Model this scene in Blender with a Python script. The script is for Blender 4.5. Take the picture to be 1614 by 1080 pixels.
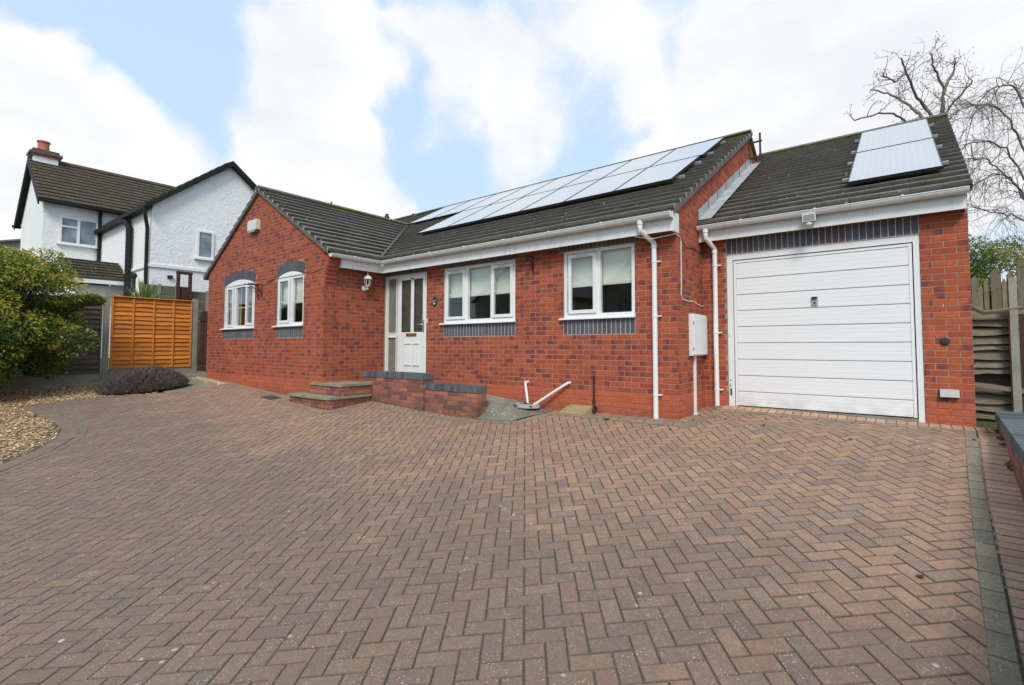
import bpy, math, random
from mathutils import Vector, Matrix
R = random.Random(7)
for o in list(bpy.data.objects): bpy.data.objects.remove(o)
S = bpy.context.scene
COL = S.collection
rad = math.radians

# ------------------------------------------------------------------ camera
RV = Vector((.80805, .58911, -.00071)); UV = Vector((.02643, -.03504, .99904)); FV = Vector((-.58852, .80729, .04388))
CAMP = Vector((2.2594, -6.1410, .6560))
cd = bpy.data.cameras.new('camera'); cam = bpy.data.objects.new('camera', cd); COL.objects.link(cam)
cam.matrix_world = Matrix(((RV.x, UV.x, -FV.x, CAMP.x), (RV.y, UV.y, -FV.y, CAMP.y), (RV.z, UV.z, -FV.z, CAMP.z), (0, 0, 0, 1)))
cd.sensor_width = 36; cd.lens = 750.0 / 1614 * 36
cd.shift_x = -.0297; cd.shift_y = -.0170
cd.clip_start = .05; cd.clip_end = 3000
S.camera = cam
def px(x, y, z):
    d = Vector((x, y, z)) - CAMP; w = d.dot(FV)
    if w < .05: return (-9999, -9999, w)
    return (855 + 750 * d.dot(RV) / w, 512.6 - 750 * d.dot(UV) / w, w)

# ------------------------------------------------------------------ colour management
vs = S.view_settings
S.display_settings.display_device = 'sRGB'
vs.view_transform = 'Standard'; vs.look = 'None'; vs.gamma = 1; vs.use_curve_mapping = False
vs.exposure = 0.12
S.cycles.max_bounces = 6; S.cycles.diffuse_bounces = 3; S.cycles.transparent_max_bounces = 8
S.cycles.sample_clamp_indirect = 6

def lin(*c):
    return tuple((v / 12.92 if v <= .04045 else ((v + .055) / 1.055) ** 2.4) for v in (k / 255 for k in c)) + (1,)

# ------------------------------------------------------------------ node helper
class NT:
    def __init__(s, tree):
        s.t = tree; s.t.nodes.clear()
    def n(s, ty, **kw):
        nd = s.t.nodes.new(ty)
        for k, v in kw.items():
            if k.startswith('i_'):
                k2 = k[2:]
                key = int(k2) if k2.isdigit() else k2.replace('_', ' ')
                s.put(nd.inputs[key], v)
            else: setattr(nd, k, v)
        return nd
    def put(s, inp, v):
        if isinstance(v, bpy.types.NodeSocket): s.t.links.new(v, inp)
        elif isinstance(v, bpy.types.Node): s.t.links.new(v.outputs[0], inp)
        else: inp.default_value = v
    def math(s, op, a, b=0.0, c=0.0, clamp=False):
        nd = s.n('ShaderNodeMath', operation=op, use_clamp=clamp)
        s.put(nd.inputs[0], a); s.put(nd.inputs[1], b); s.put(nd.inputs[2], c)
        return nd.outputs[0]
    def vm(s, op, a, b=(0, 0, 0), sc=None):
        nd = s.n('ShaderNodeVectorMath', operation=op)
        s.put(nd.inputs[0], a); s.put(nd.inputs[1], b)
        if sc is not None: s.put(nd.inputs['Scale'], sc)
        return nd.outputs['Value'] if op in ('DOT_PRODUCT', 'LENGTH') else nd.outputs['Vector']
    def mix(s, f, a, b, mode='MIX'):
        nd = s.n('ShaderNodeMix', data_type='RGBA', blend_type=mode)
        s.put(nd.inputs['Factor'], f); s.put(nd.inputs['A'], a); s.put(nd.inputs['B'], b)
        return nd.outputs['Result']
    def noise(s, vec, scale, detail=3, rough=.55, dist=0):
        nd = s.n('ShaderNodeTexNoise'); s.put(nd.inputs['Vector'], vec)
        nd.inputs['Scale'].default_value = scale; nd.inputs['Detail'].default_value = detail
        nd.inputs['Roughness'].default_value = rough; nd.inputs['Distortion'].default_value = dist
        return nd.outputs['Fac']
    def map(s, v, a, b, c=0.0, d=1.0, smooth=False):
        nd = s.n('ShaderNodeMapRange', interpolation_type='SMOOTHSTEP' if smooth else 'LINEAR')
        s.put(nd.inputs['Value'], v)
        for k, q in zip(('From Min', 'From Max', 'To Min', 'To Max'), (a, b, c, d)): s.put(nd.inputs[k], q)
        return nd.outputs['Result']
    def ramp(s, v, stops, interp='LINEAR'):
        nd = s.n('ShaderNodeValToRGB'); s.put(nd.inputs[0], v); cr = nd.color_ramp; cr.interpolation = interp
        while len(cr.elements) < len(stops): cr.elements.new(.5)
        for e, (p, c) in zip(cr.elements, stops): e.position = p; e.color = c
        return nd.outputs[0]
    def scalec(s, c, f):
        return s.vm('SCALE', c, sc=f)

MATS = {}
def mat(name, rough=.6, spec=.5, metal=0.0):
    m = bpy.data.materials.new(name); m.use_nodes = True
    t = NT(m.node_tree)
    p = t.n('ShaderNodeBsdfPrincipled'); o = t.n('ShaderNodeOutputMaterial')
    t.t.links.new(p.outputs[0], o.inputs[0])
    p.inputs['Roughness'].default_value = rough; p.inputs['Specular IOR Level'].default_value = spec
    p.inputs['Metallic'].default_value = metal
    t.p = p; t.o = o
    t.pos = t.n('ShaderNodeNewGeometry').outputs['Position']
    MATS[name] = m
    return m, t
def bump(t, h, strength=.3, dist=.01):
    b = t.n('ShaderNodeBump'); b.inputs['Strength'].default_value = strength; b.inputs['Distance'].default_value = dist
    t.put(b.inputs['Height'], h); t.put(t.p.inputs['Normal'], b.outputs[0])
def attr(t):
    a = t.n('ShaderNodeAttribute', attribute_name='rnd', attribute_type='GEOMETRY')
    sp = t.n('ShaderNodeSeparateColor'); t.put(sp.inputs[0], a.outputs['Color'])
    return sp.outputs[0], sp.outputs[1], sp.outputs[2], a.outputs['Alpha']

# ------------------------------------------------------------------ world: bright broken cloud
W = bpy.data.worlds.new('World'); S.world = W; W.use_nodes = True
t = NT(W.node_tree)
SUN_EL, SUN_AZ = rad(46), rad(148)      # azimuth measured clockwise from +Y: light comes from the front, from the right
out = t.n('ShaderNodeOutputWorld')
sky = t.n('ShaderNodeTexSky', sky_type='NISHITA', sun_disc=False, sun_elevation=SUN_EL, sun_rotation=SUN_AZ)
sky.air_density = 1.0; sky.dust_density = 2.2; sky.ozone_density = 1.6
dirn = t.n('ShaderNodeTexCoord').outputs['Generated']
dirn = t.vm('NORMALIZE', dirn)
def cdir(x, y):
    v = FV + RV * ((x - 855) / 750) + UV * ((512.6 - y) / 750); v.normalize(); return v
wn = t.n('ShaderNodeTexNoise'); t.put(wn.inputs['Vector'], dirn); wn.inputs['Scale'].default_value = 3.2; wn.inputs['Detail'].default_value = 5; wn.inputs['Roughness'].default_value = .55
wv = t.vm('SUBTRACT', wn.outputs['Color'], (.5, .5, .5)); wv = t.vm('SCALE', wv, sc=.30)
wd = t.vm('NORMALIZE', t.vm('ADD', dirn, wv))
fld = None
# cloud banks and blue gaps, given as directions on the sky dome: (dir, radius in degrees, weight)
BL = [((470, 75), 9, 1), ((390, 115), 6, .9), ((555, 55), 6, .9), ((745, 155), 9, 1), ((680, 110), 6, .9), ((825, 190), 6, .8), ((440, 270), 14, 1.1), ((300, 255), 8, .8),
      ((570, 310), 12, 1.1), ((885, 60), 9, 1), ((950, 105), 6, .8), ((1130, 115), 10, .9), ((1260, 80), 12, 1), ((1400, 90), 14, 1), ((1560, 110), 13, 1), ((950, 270), 10, .9),
      ((15, 180), 8, 1), ((10, 115), 5, .8), ((0, 310), 13, 1), ((130, 275), 8, .8), ((1150, 210), 8, .5), ((1450, 260), 14, .6),
      ((180, 60), 14, -.9), ((200, 175), 9, -.8), ((640, 200), 8, -1.0), ((705, 250), 8, -1.0), ((600, 130), 5, -.8), ((880, 150), 6, -.8), ((900, 200), 8, -.9), ((1010, 150), 5, -.7), ((330, 175), 7, -.8), ((1290, 235), 9, -.5), ((1040, 25), 6, -.4), ((625, 30), 4, -.5), ((780, 20), 4, -.4), ((300, 20), 8, -.6)]
for (q, r, w) in BL:
    c = cdir(*q)
    d = t.vm('DOT_PRODUCT', wd, tuple(c))
    g = t.map(d, math.cos(rad(r * 1.3)), math.cos(rad(r * .2)), 0.0, w * .34, True)
    fld = g if fld is None else t.math('ADD', fld, g)
sp = t.n('ShaderNodeSeparateXYZ'); t.put(sp.inputs[0], dirn)
zz = t.math('ADD', t.math('MAXIMUM', sp.outputs[2], 0.0), .22)
pl = t.vm('SCALE', dirn, sc=t.math('DIVIDE', 1.0, zz))
n1 = t.noise(pl, 1.15, 7, .56, .25)
n2 = t.noise(wd, 7, 6, .6)
f = t.math('ADD', t.math('ADD', t.math('MULTIPLY', n1, .6), t.math('MULTIPLY', n2, .75)), fld)
mask = t.map(f, .66, 1.06, 0.0, .96, True)
haze = t.map(sp.outputs[2], 0.0, .34, .40, 0.0, True)
mask = t.math('MAXIMUM', mask, haze)
n3 = t.noise(pl, 2.3, 6, .6)
cloudc = t.mix(t.map(n3, .35, .7, 0, 1, True), (.95, .95, .95, 1), (.82, .83, .87, 1))
skyc = t.vm('SCALE', sky.outputs[0], sc=.10)
skyc = t.vm('ADD', t.vm('MULTIPLY', skyc, (.34, .38, .38)), (.49, .63, .81))
fin = t.mix(mask, skyc, cloudc)
bg = t.n('ShaderNodeBackground'); t.put(bg.inputs[0], fin); bg.inputs[1].default_value = 1.0
t.t.links.new(bg.outputs[0], out.inputs[0])

sd = bpy.data.lights.new('sun', 'SUN'); sd.energy = 2.3; sd.angle = rad(18); sd.color = (1, .94, .845)
sun = bpy.data.objects.new('sun', sd); COL.objects.link(sun)
sv = Vector((math.sin(SUN_AZ) * math.cos(SUN_EL), math.cos(SUN_AZ) * math.cos(SUN_EL), math.sin(SUN_EL)))
sun.rotation_euler = sv.to_track_quat('Z', 'Y').to_euler(); sun.location = (0, -10, 20)

# ------------------------------------------------------------------ materials
def simple(name, col, rough=.6, spec=.5, metal=0., nz=.08, nscale=8, bmp=0, bscale=60):
    m, t = mat(name, rough, spec, metal)
    n = t.noise(t.pos, nscale, 4)
    f = t.map(n, .25, .75, 1 - nz, 1 + nz)
    c = t.scalec(col[:3], f)
    t.put(t.p.inputs['Base Color'], c)
    if bmp: bump(t, t.noise(t.pos, bscale, 3), bmp, .004)
    return m
def m_brick(name, cols, dark, mottle=.5, dirt=True, bs=.35):
    m, t = mat(name, .88, .25)
    r1, r2, u, a = attr(t)
    c = t.ramp(r1, cols)
    n = t.noise(t.pos, 26, 4, .6)
    n_big = t.noise(t.pos, 9, 3)
    # kiln-dark patch covering part of some bricks, with a ragged edge along the brick
    e = t.math('ADD', t.math('ABSOLUTE', t.math('SUBTRACT', u, r2)), t.math('MULTIPLY', t.math('SUBTRACT', n_big, .5), .35))
    f = t.math('MULTIPLY', t.map(e, .24, .50, 1, 0, True), t.map(a, 1 - mottle, 1 - mottle + .12, 0, .8))
    c = t.mix(f, c, dark)
    c = t.scalec(c, t.map(n, .3, .7, .84, 1.14))
    pores = t.noise(t.pos, 160, 2)
    c = t.scalec(c, t.map(pores, .28, .5, .72, 1.0))
    if dirt:
        st = t.noise(t.vm('MULTIPLY', t.pos, (1, 1, .35)), 1.6, 5, .6)
        c = t.scalec(c, t.map(st, .35, .7, 1.03, .88))
    sp = t.n('ShaderNodeSeparateXYZ'); t.put(sp.inputs[0], t.pos)
    spl = t.math('MULTIPLY', t.map(t.math('ADD', sp.outputs[2], t.math('MULTIPLY', t.noise(t.pos, 3.2, 5), .35)), -.20, .06, .75, 0, True), t.map(t.noise(t.pos, 11, 5), .36, .62, .15, 1))
    if dirt: c = t.mix(spl, c, (.13, .085, .055, 1))
    t.put(t.p.inputs['Base Color'], c)
    bump(t, t.math('ADD', pores, n), bs, .004)
    return m
BR = [(0, lin(170, 83, 60)), (.25, lin(180, 90, 61)), (.5, lin(161, 79, 60)), (.75, lin(184, 95, 63)), (1, lin(151, 76, 63))]
M_BRICK = m_brick('brick', BR, lin(120, 64, 64), .52)
M_PLINTH = m_brick('plinth_brick', [(0, lin(194, 104, 74)), (.5, lin(188, 100, 71)), (1, lin(180, 97, 73))], lin(150, 80, 70), .05, True, .2)
M_BLUE = m_brick('blue_brick', [(0, lin(88, 92, 98)), (.4, lin(98, 101, 106)), (.7, lin(82, 84, 92)), (1, lin(104, 100, 104))], lin(98, 84, 90), .3, False, .2)
M_COPING = m_brick('coping_brick', [(0, lin(96, 102, 106)), (.4, lin(106, 110, 112)), (.7, lin(88, 92, 98)), (1, lin(112, 112, 112))], lin(76, 78, 82), .35, False, .3)
M_OLDB = m_brick('weathered_brick', [(0, lin(172, 108, 92)), (.3, lin(182, 114, 92)), (.6, lin(158, 102, 92)), (1, lin(188, 122, 98))], lin(112, 78, 76), .5, True, .6)

def m_mortar(name, col, dirt=.2):
    m, t = mat(name, .95, .15)
    n = t.noise(t.pos, 60, 4, .6); b = t.noise(t.pos, 2.0, 4)
    t.put(t.p.inputs['Base Color'], t.scalec(t.scalec(col[:3], t.map(n, .3, .7, .82, 1.12)), t.map(b, .35, .7, 1.03, 1 - dirt)))
    bump(t, n, .4, .003)
    return m
M_MORTAR = m_mortar('mortar', lin(166, 146, 126))
M_PMORTAR = m_mortar('plinth_mortar', lin(176, 106, 84))
M_SMORTAR = m_mortar('pale_mortar', lin(196, 190, 186), .1)
M_OMORTAR = m_mortar('old_mortar', lin(166, 140, 120), .3)

M_PVC = simple('white_upvc', (.80, .81, .80), .32, .5, nz=.03, nscale=3)
def m_fascia():
    m, t = mat('white_fascia', .42, .45)
    n = t.noise(t.vm('MULTIPLY', t.pos, (6, 6, 1.2)), 2.0, 5, .6)
    c = t.mix(t.map(n, .52, .75, 0, .55), (.76, .76, .74, 1), (.50, .47, .40, 1))
    t.put(t.p.inputs['Base Color'], c); return m
M_FASC = m_fascia()
def m_door():
    m, t = mat('garage_door_white', .38, .45)
    n = t.noise(t.vm('MULTIPLY', t.pos, (1, 1, 14)), 2.2, 5, .6)
    c = t.mix(t.map(n, .5, .8, 0, .25), (.83, .84, .84, 1), (.74, .75, .74, 1))
    sp = t.n('ShaderNodeSeparateXYZ'); t.put(sp.inputs[0], t.pos)
    splash = t.math('MULTIPLY', t.map(sp.outputs[2], -.2, .05, .35, 0, True), t.map(t.noise(t.pos, 7, 5), .4, .65, 0, 1))
    c = t.mix(splash, c, (.42, .37, .30, 1))
    t.put(t.p.inputs['Base Color'], c)
    wv = t.n('ShaderNodeTexWave', wave_type='BANDS', bands_direction='Z'); t.put(wv.inputs['Vector'], t.pos); wv.inputs['Scale'].default_value = 12
    bump(t, t.math('ADD', t.math('MULTIPLY', t.noise(t.vm('MULTIPLY', t.pos, (8, 1, 90)), 2, 3), .6), t.math('MULTIPLY', wv.outputs['Fac'], .35)), .25, .0015)
    return m
M_GDOOR = m_door()
M_BLACK = simple('black_gap', (.012, .012, .012), .8)
M_RUBBER = simple('black_seal', (.03, .03, .03), .6)
M_IRON = simple('black_iron', (.02, .018, .017), .55, .4)
M_RUST = simple('rusty_steel', (.07, .04, .032), .75, .3, nz=.3)
M_BRASS = simple('brass', (.42, .24, .09), .4, .5, .7)
M_CHROME = simple('brushed_metal', (.55, .54, .52), .3, .5, .9)
M_GREYP = simple('grey_plastic', (.36, .37, .36), .5)
M_CREAM = simple('aged_cream_plastic', (.62, .55, .40), .5)
M_BLIND = simple('cream_blind', (.80, .80, .72), .9, .1, nz=.03)
M_CURT = simple('net_curtain', (.62, .60, .58), .95, .1, nz=.2, nscale=20)
M_ROOM = simple('room_wall', (.34, .34, .27), .9, .1, nz=.5, nscale=1.4)
M_LEAD = simple('lead_flashing', (.36, .375, .37), .65, .3, .0, nz=.25, nscale=5, bmp=.2, bscale=12)
M_CONC = m_mortar('concrete', lin(150, 146, 134), .3)
M_CPOST = m_mortar('concrete_post', lin(158, 154, 140), .25)
M_DARKU = simple('black_paint', (.012, .015, .013), .6, .25)

def m_glass():
    m, t = mat('window_glass', .03, .5)
    gl = t.n('ShaderNodeBsdfGlossy'); gl.inputs['Roughness'].default_value = .015; gl.inputs['Color'].default_value = (.95, 1, .98, 1)
    tr = t.n('ShaderNodeBsdfTransparent'); tr.inputs['Color'].default_value = (.93, .955, .94, 1)
    fr = t.n('ShaderNodeFresnel'); fr.inputs['IOR'].default_value = 1.62
    n = t.noise(t.pos, 1.7, 2); b = t.n('ShaderNodeBump'); b.inputs['Strength'].default_value = .04; b.inputs['Distance'].default_value = .02
    t.put(b.inputs['Height'], n); t.put(gl.inputs['Normal'], b.outputs[0])
    mx = t.n('ShaderNodeMixShader'); bfc = t.n('ShaderNodeNewGeometry').outputs['Backfacing']; t.put(mx.inputs[0], t.math('MULTIPLY', t.math('MULTIPLY', fr.outputs[0], 1.2, clamp=True), t.math('SUBTRACT', 1.0, bfc))); t.t.links.new(tr.outputs[0], mx.inputs[1]); t.t.links.new(gl.outputs[0], mx.inputs[2])
    t.t.links.new(mx.outputs[0], t.o.inputs[0]); return m
M_GLASS = m_glass()
def m_obsc():
    m, t = mat('obscured_glass', .25, .5)
    n = t.noise(t.pos, 5, 3)
    t.put(t.p.inputs['Base Color'], t.mix(t.map(n, .35, .7), (.055, .058, .045, 1), (.10, .095, .075, 1)))
    bump(t, t.noise(t.pos, 70, 2), .25, .003); return m
M_OBSC = m_obsc()
M_OBSL = simple('frosted_glass', (.19, .205, .17), .3, .5, nz=.12, nscale=6)
def m_farglass():
    m, t = mat('distant_window_glass', .08, .5)
    n = t.noise(t.pos, 1.5, 3)
    t.put(t.p.inputs['Base Color'], t.mix(t.map(n, .35, .65), (.12, .16, .18, 1), (.30, .35, .38, 1))); return m
M_FGLASS = m_farglass()

def m_tile(name, base, moss=1.0, lich=1.0):
    m, t = mat(name, .85, .3)
    r1, r2, u, a = attr(t)
    c = t.scalec(base[:3], t.map(r1, 0, 1, .88, 1.12))
    n = t.noise(t.pos, 30, 4, .65)
    c = t.scalec(c, t.map(n, .3, .7, .90, 1.10))
    c = t.mix(t.map(t.noise(t.pos, 3.1, 5, .6), .48, .68, 0, .45), c, (.085, .070, .045, 1))
    c = t.mix(t.map(u, .50, .78, 0, .85), c, (.020, .019, .016, 1))  # shade from the next tile's edge, painted as a dark band
    # front edges paler
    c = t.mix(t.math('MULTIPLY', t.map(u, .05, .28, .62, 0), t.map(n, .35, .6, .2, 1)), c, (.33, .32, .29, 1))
    # lichen dots
    v = t.n('ShaderNodeTexVoronoi', feature='F1'); t.put(v.inputs['Vector'], t.pos); v.inputs['Scale'].default_value = 7
    dots = t.math('MULTIPLY', t.map(v.outputs['Distance'], .10, .16, 1, 0), t.map(t.noise(t.pos, 1.6, 4), .44, .60, 0, .85 * lich))
    c = t.mix(dots, c, (.50, .50, .46, 1))
    # moss where it holds water: patches, more near the ridge
    mn = t.math('ADD', t.noise(t.pos, 1.3, 5, .6), t.math('MULTIPLY', t.noise(t.pos, 22, 3), .25))
    mf = t.map(t.math('ADD', mn, t.math('MULTIPLY', t.map(a, .80, 1.0, 0, .17), 1.0)), .76, .88, 0, moss)
    c = t.mix(mf, c, t.mix(t.noise(t.pos, 14, 2), (.10, .12, .02, 1), (.22, .22, .03, 1)))
    t.put(t.p.inputs['Base Color'], c)
    bump(t, t.math('ADD', n, t.math('MULTIPLY', mf, 1.5)), .5, .006); return m
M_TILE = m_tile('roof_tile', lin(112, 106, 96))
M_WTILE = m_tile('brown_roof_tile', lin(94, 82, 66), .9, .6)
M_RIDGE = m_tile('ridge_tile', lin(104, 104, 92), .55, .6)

def m_paver(name, cols):
    m, t = mat(name, .82, .35)
    r1, r2, u, a = attr(t)
    c = t.ramp(r1, cols)
    c = t.scalec(c, t.map(r2, 0, 1, .88, 1.10))
    n = t.noise(t.pos, 45, 4, .7)
    c = t.scalec(c, t.map(n, .3, .72, .74, 1.20))
    c = t.mix(t.map(t.math('ADD', a, t.math('MULTIPLY', t.math('SUBTRACT', n, .5), .8)), .12, .95, 0, .80), c, (.085, .070, .048, 1))
    blot = t.noise(t.pos, 1.15, 6, .62, .4)
    blot2 = t.noise(t.pos, 5.5, 4, .6)
    dk = t.math('ADD', t.math('MULTIPLY', blot, .75), t.math('MULTIPLY', blot2, .3))
    # damp road dirt, plus foreground vignetting painted in as darkening towards the street
    sp = t.n('ShaderNodeSeparateXYZ'); t.put(sp.inputs[0], t.pos)
    tow = t.map(t.math('ADD', sp.outputs[1], t.math('MULTIPLY', t.noise(t.pos, .6, 3), 1.6)), -3.6, -1.0, .30, -.05, True)
    c = t.mix(t.map(t.math('ADD', dk, tow), .46, .82, .0, .60, True), c, (.125, .092, .073, 1))
    # grit specks
    g = t.n('ShaderNodeTexVoronoi', feature='F1'); t.put(g.inputs['Vector'], t.pos); g.inputs['Scale'].default_value = 175
    gf = t.math('MULTIPLY', t.map(g.outputs['Distance'], .20, .34, 1, 0), t.map(t.noise(t.pos, 34, 2), .44, .64, 0, .6))
    c = t.mix(gf, c, (.60, .53, .48, 1))
    g2 = t.n('ShaderNodeTexVoronoi', feature='F1'); t.put(g2.inputs['Vector'], t.pos); g2.inputs['Scale'].default_value = 62
    c = t.mix(t.math('MULTIPLY', t.map(g2.outputs['Distance'], .14, .24, 1, 0), t.map(t.noise(t.pos, 9, 3), .48, .64, 0, .8)), c, (.62, .56, .52, 1))
    # pale lichen and droppings
    w = t.n('ShaderNodeTexVoronoi', feature='F1'); t.put(w.inputs['Vector'], t.vm('ADD', t.pos, t.vm('SCALE', t.n('ShaderNodeTexNoise', i_Scale=35.0).outputs['Color'], sc=.02))); w.inputs['Scale'].default_value = 11
    wf = t.math('MULTIPLY', t.map(w.outputs['Distance'], .08, .19, 1, 0, True), t.map(t.noise(t.pos, 2.4, 3), .55, .64, 0, 1))
    c = t.mix(t.math('MULTIPLY', wf, t.map(n, .35, .6, .2, .9)), c, (.62, .60, .56, 1))
    t.put(t.p.inputs['Base Color'], c)
    t.put(t.p.inputs['Roughness'], t.map(blot, .4, .7, .86, .66))
    bump(t, t.math('ADD', n, t.math('MULTIPLY', gf, .6)), .55, .004); return m
M_PAVER = m_paver('block_paver', [(0, lin(156, 123, 101)), (.2, lin(160, 128, 103)), (.42, lin(152, 121, 101)), (.6, lin(165, 132, 104)), (.8, lin(149, 121, 102)), (.93, lin(139, 118, 103)), (1, lin(162, 124, 100))])
M_GPAVER = m_paver('grey_paver', [(0, lin(134, 124, 104)), (.5, lin(142, 131, 110)), (1, lin(124, 116, 98))])
M_TPAVER = m_paver('buff_paver', [(0, lin(188, 150, 124)), (.5, lin(180, 142, 120)), (1, lin(192, 156, 124))])
def m_joint():
    m, t = mat('paver_joint', .95, .1)
    n = t.noise(t.pos, 3.5, 4); f = t.noise(t.pos, 90, 3)
    c = t.mix(t.map(n, .45, .6, 0, 1), (.12, .098, .072, 1), (.075, .088, .032, 1))
    c = t.mix(t.map(t.noise(t.pos, 1.3, 3), .56, .66, 0, .7), c, (.20, .15, .09, 1))
    t.put(t.p.inputs['Base Color'], t.scalec(c, t.map(f, .3, .7, .5, 1.4))); bump(t, f, .8, .01); return m
M_JOINT = m_joint()
def m_ground():
    m, t = mat('garden_ground', .95, .1)
    n = t.noise(t.pos, .35, 6, .6); f = t.noise(t.pos, 12, 4)
    c = t.mix(t.map(n, .4, .6), (.11, .10, .06, 1), (.07, .09, .03, 1))
    t.put(t.p.inputs['Base Color'], t.scalec(c, t.map(f, .3, .7, .6, 1.3))); bump(t, f, .6, .03); return m
M_GROUND = m_ground()
def m_gravelbase():
    m, t = mat('gravel_bed_base', .95, .1)
    f = t.noise(t.pos, 40, 5, .7)
    c = t.ramp(f, [(.3, (.06, .04, .025, 1)), (.5, (.26, .18, .09, 1)), (.7, (.42, .31, .18, 1))])
    t.put(t.p.inputs['Base Color'], c); bump(t, f, 1, .02); return m
M_GBASE = m_gravelbase()
def m_rndcol(name, cols, rough=.7, spec=.3, trans=0, nz=.25, nscale=60):
    m, t = mat(name, rough, spec)
    r1, r2, u, a = attr(t)
    c = t.ramp(r1, cols)
    c = t.scalec(c, t.map(t.noise(t.pos, nscale, 2), .3, .7, 1 - nz, 1 + nz))
    t.put(t.p.inputs['Base Color'], c)
    if trans:
        tr = t.n('ShaderNodeBsdfTranslucent'); t.put(tr.inputs[0], c)
        mx = t.n('ShaderNodeMixShader'); mx.inputs[0].default_value = trans
        t.t.links.new(t.p.outputs[0], mx.inputs[1]); t.t.links.new(tr.outputs[0], mx.inputs[2]); t.t.links.new(mx.outputs[0], t.o.inputs[0])
    return m
M_CHIP = m_rndcol('gravel_chips', [(0, lin(196, 160, 116)), (.25, lin(172, 130, 92)), (.5, lin(208, 180, 138)), (.7, lin(146, 102, 74)), (.85, lin(226, 214, 188)), (1, lin(108, 82, 62))])
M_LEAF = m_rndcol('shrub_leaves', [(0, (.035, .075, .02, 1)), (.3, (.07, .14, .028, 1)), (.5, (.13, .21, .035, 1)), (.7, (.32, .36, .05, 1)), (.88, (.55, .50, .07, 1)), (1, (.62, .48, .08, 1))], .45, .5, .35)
M_LEAF2 = m_rndcol('green_leaves', [(0, (.05, .10, .03, 1)), (.5, (.15, .22, .05, 1)), (.85, (.33, .34, .09, 1)), (1, (.36, .27, .11, 1))], .5, .4, .3)
M_HEATH = m_rndcol('heather_sprigs', [(0, (.07, .085, .04, 1)), (.45, (.15, .165, .095, 1)), (.60, (.21, .18, .15, 1)), (.78, (.25, .12, .18, 1)), (1, (.36, .15, .28, 1))], .8, .2, .3)
M_YUC = m_rndcol('spiky_leaves', [(0, (.10, .17, .04, 1)), (.5, (.20, .28, .08, 1)), (1, (.36, .42, .18, 1))], .5, .4, .25)
M_BARK = simple('bark', (.19, .165, .14), .9, .2, nz=.35, nscale=5)
M_TWIG = simple('twigs', (.21, .18, .165), .9, .2, nz=.3, nscale=2)
def m_wood(name, a, b, dark, gscale=(1, 1, 1), rough=.75):
    m, t = mat(name, rough, .3)
    r1, r2, u, al = attr(t)
    off = t.vm('SCALE', (7.3, 3.1, 5.7), sc=r1)
    p = t.vm('ADD', t.vm('MULTIPLY', t.pos, gscale), off)
    n = t.noise(p, 4, 5, .65, .6); k = t.noise(p, 1.3, 3)
    c = t.mix(t.map(n, .35, .65), a, b)
    c = t.scalec(c, t.map(r2, 0, 1, .72, 1.15))
    c = t.mix(t.map(k, .60, .72, 0, .7), c, dark)
    c = t.mix(t.map(t.noise(t.vm('ADD', t.vm('MULTIPLY', t.pos, (5, 5, 9)), off), 1.0, 2), .66, .74, 0, .6), c, dark)
    t.put(t.p.inputs['Base Color'], c); bump(t, n, .3, .004); return m
M_ORWOOD = m_wood('orange_stained_wood', lin(226, 144, 62), lin(208, 122, 50), lin(150, 78, 34), (1, 1.6, 22))
M_DKWOOD = m_wood('dark_weathered_wood', lin(108, 98, 90), lin(78, 70, 66), lin(138, 126, 110), (1, 1.6, 22), .9)
M_GYWOOD = m_wood('grey_weathered_wood', lin(134, 126, 108), lin(102, 94, 80), lin(58, 52, 44), (1.6, 1, 22), .9)
M_GATE = m_wood('brown_gate_wood', lin(74, 52, 46), lin(58, 42, 40), lin(40, 30, 30), (22, 1, 1.6), .85)
M_RDWOOD = m_wood('red_brown_wood', lin(84, 58, 50), lin(68, 46, 42), lin(48, 36, 32), (22, 22, 1.6), .8)
M_GYPOST = m_wood('grey_picket_wood', lin(150, 140, 118), lin(120, 112, 92), lin(84, 76, 64), (22, 22, 2), .9)
M_PLANK = m_wood('bare_board', lin(168, 146, 108), lin(150, 128, 94), lin(120, 100, 74), (2, 14, 14), .85)
def m_slab():
    m, t = mat('mossy_slab', .9, .25)
    n = t.noise(t.pos, 5, 5, .6); f = t.noise(t.pos, 55, 4)
    c = t.mix(t.map(n, .35, .65), lin(150, 146, 124), lin(128, 128, 106))
    c = t.mix(t.map(f, .6, .75, 0, .5), c, lin(176, 172, 150))
    t.put(t.p.inputs['Base Color'], c); bump(t, f, .5, .006); return m
M_SLAB = m_slab()
def m_apron():
    m, t = mat('stained_concrete', .92, .25)
    n = t.noise(t.pos, 2.2, 6, .6); f = t.noise(t.pos, 70, 4)
    c = t.mix(t.map(n, .38, .62), lin(138, 134, 120), lin(108, 107, 94))
    c = t.mix(t.map(t.noise(t.pos, 4, 4), .55, .7, 0, .6), c, lin(82, 92, 58))
    t.put(t.p.inputs['Base Color'], t.scalec(c, t.map(f, .3, .7, .8, 1.2))); bump(t, f, .6, .006); return m
M_APRON = m_apron()
def m_render():
    m, t = mat('white_roughcast', .9, .2)
    v = t.noise(t.pos, 7, 4, .55, 1.2); n2 = t.noise(t.pos, 1.2, 4)
    c = t.mix(t.map(n2, .4, .7, 0, .5), (.88, .87, .85, 1), (.82, .80, .77, 1))
    t.put(t.p.inputs['Base Color'], t.scalec(c, t.map(v, .3, .6, .93, 1.0)))
    bump(t, v, .8, .03); return m
M_RENDER = m_render()
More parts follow.
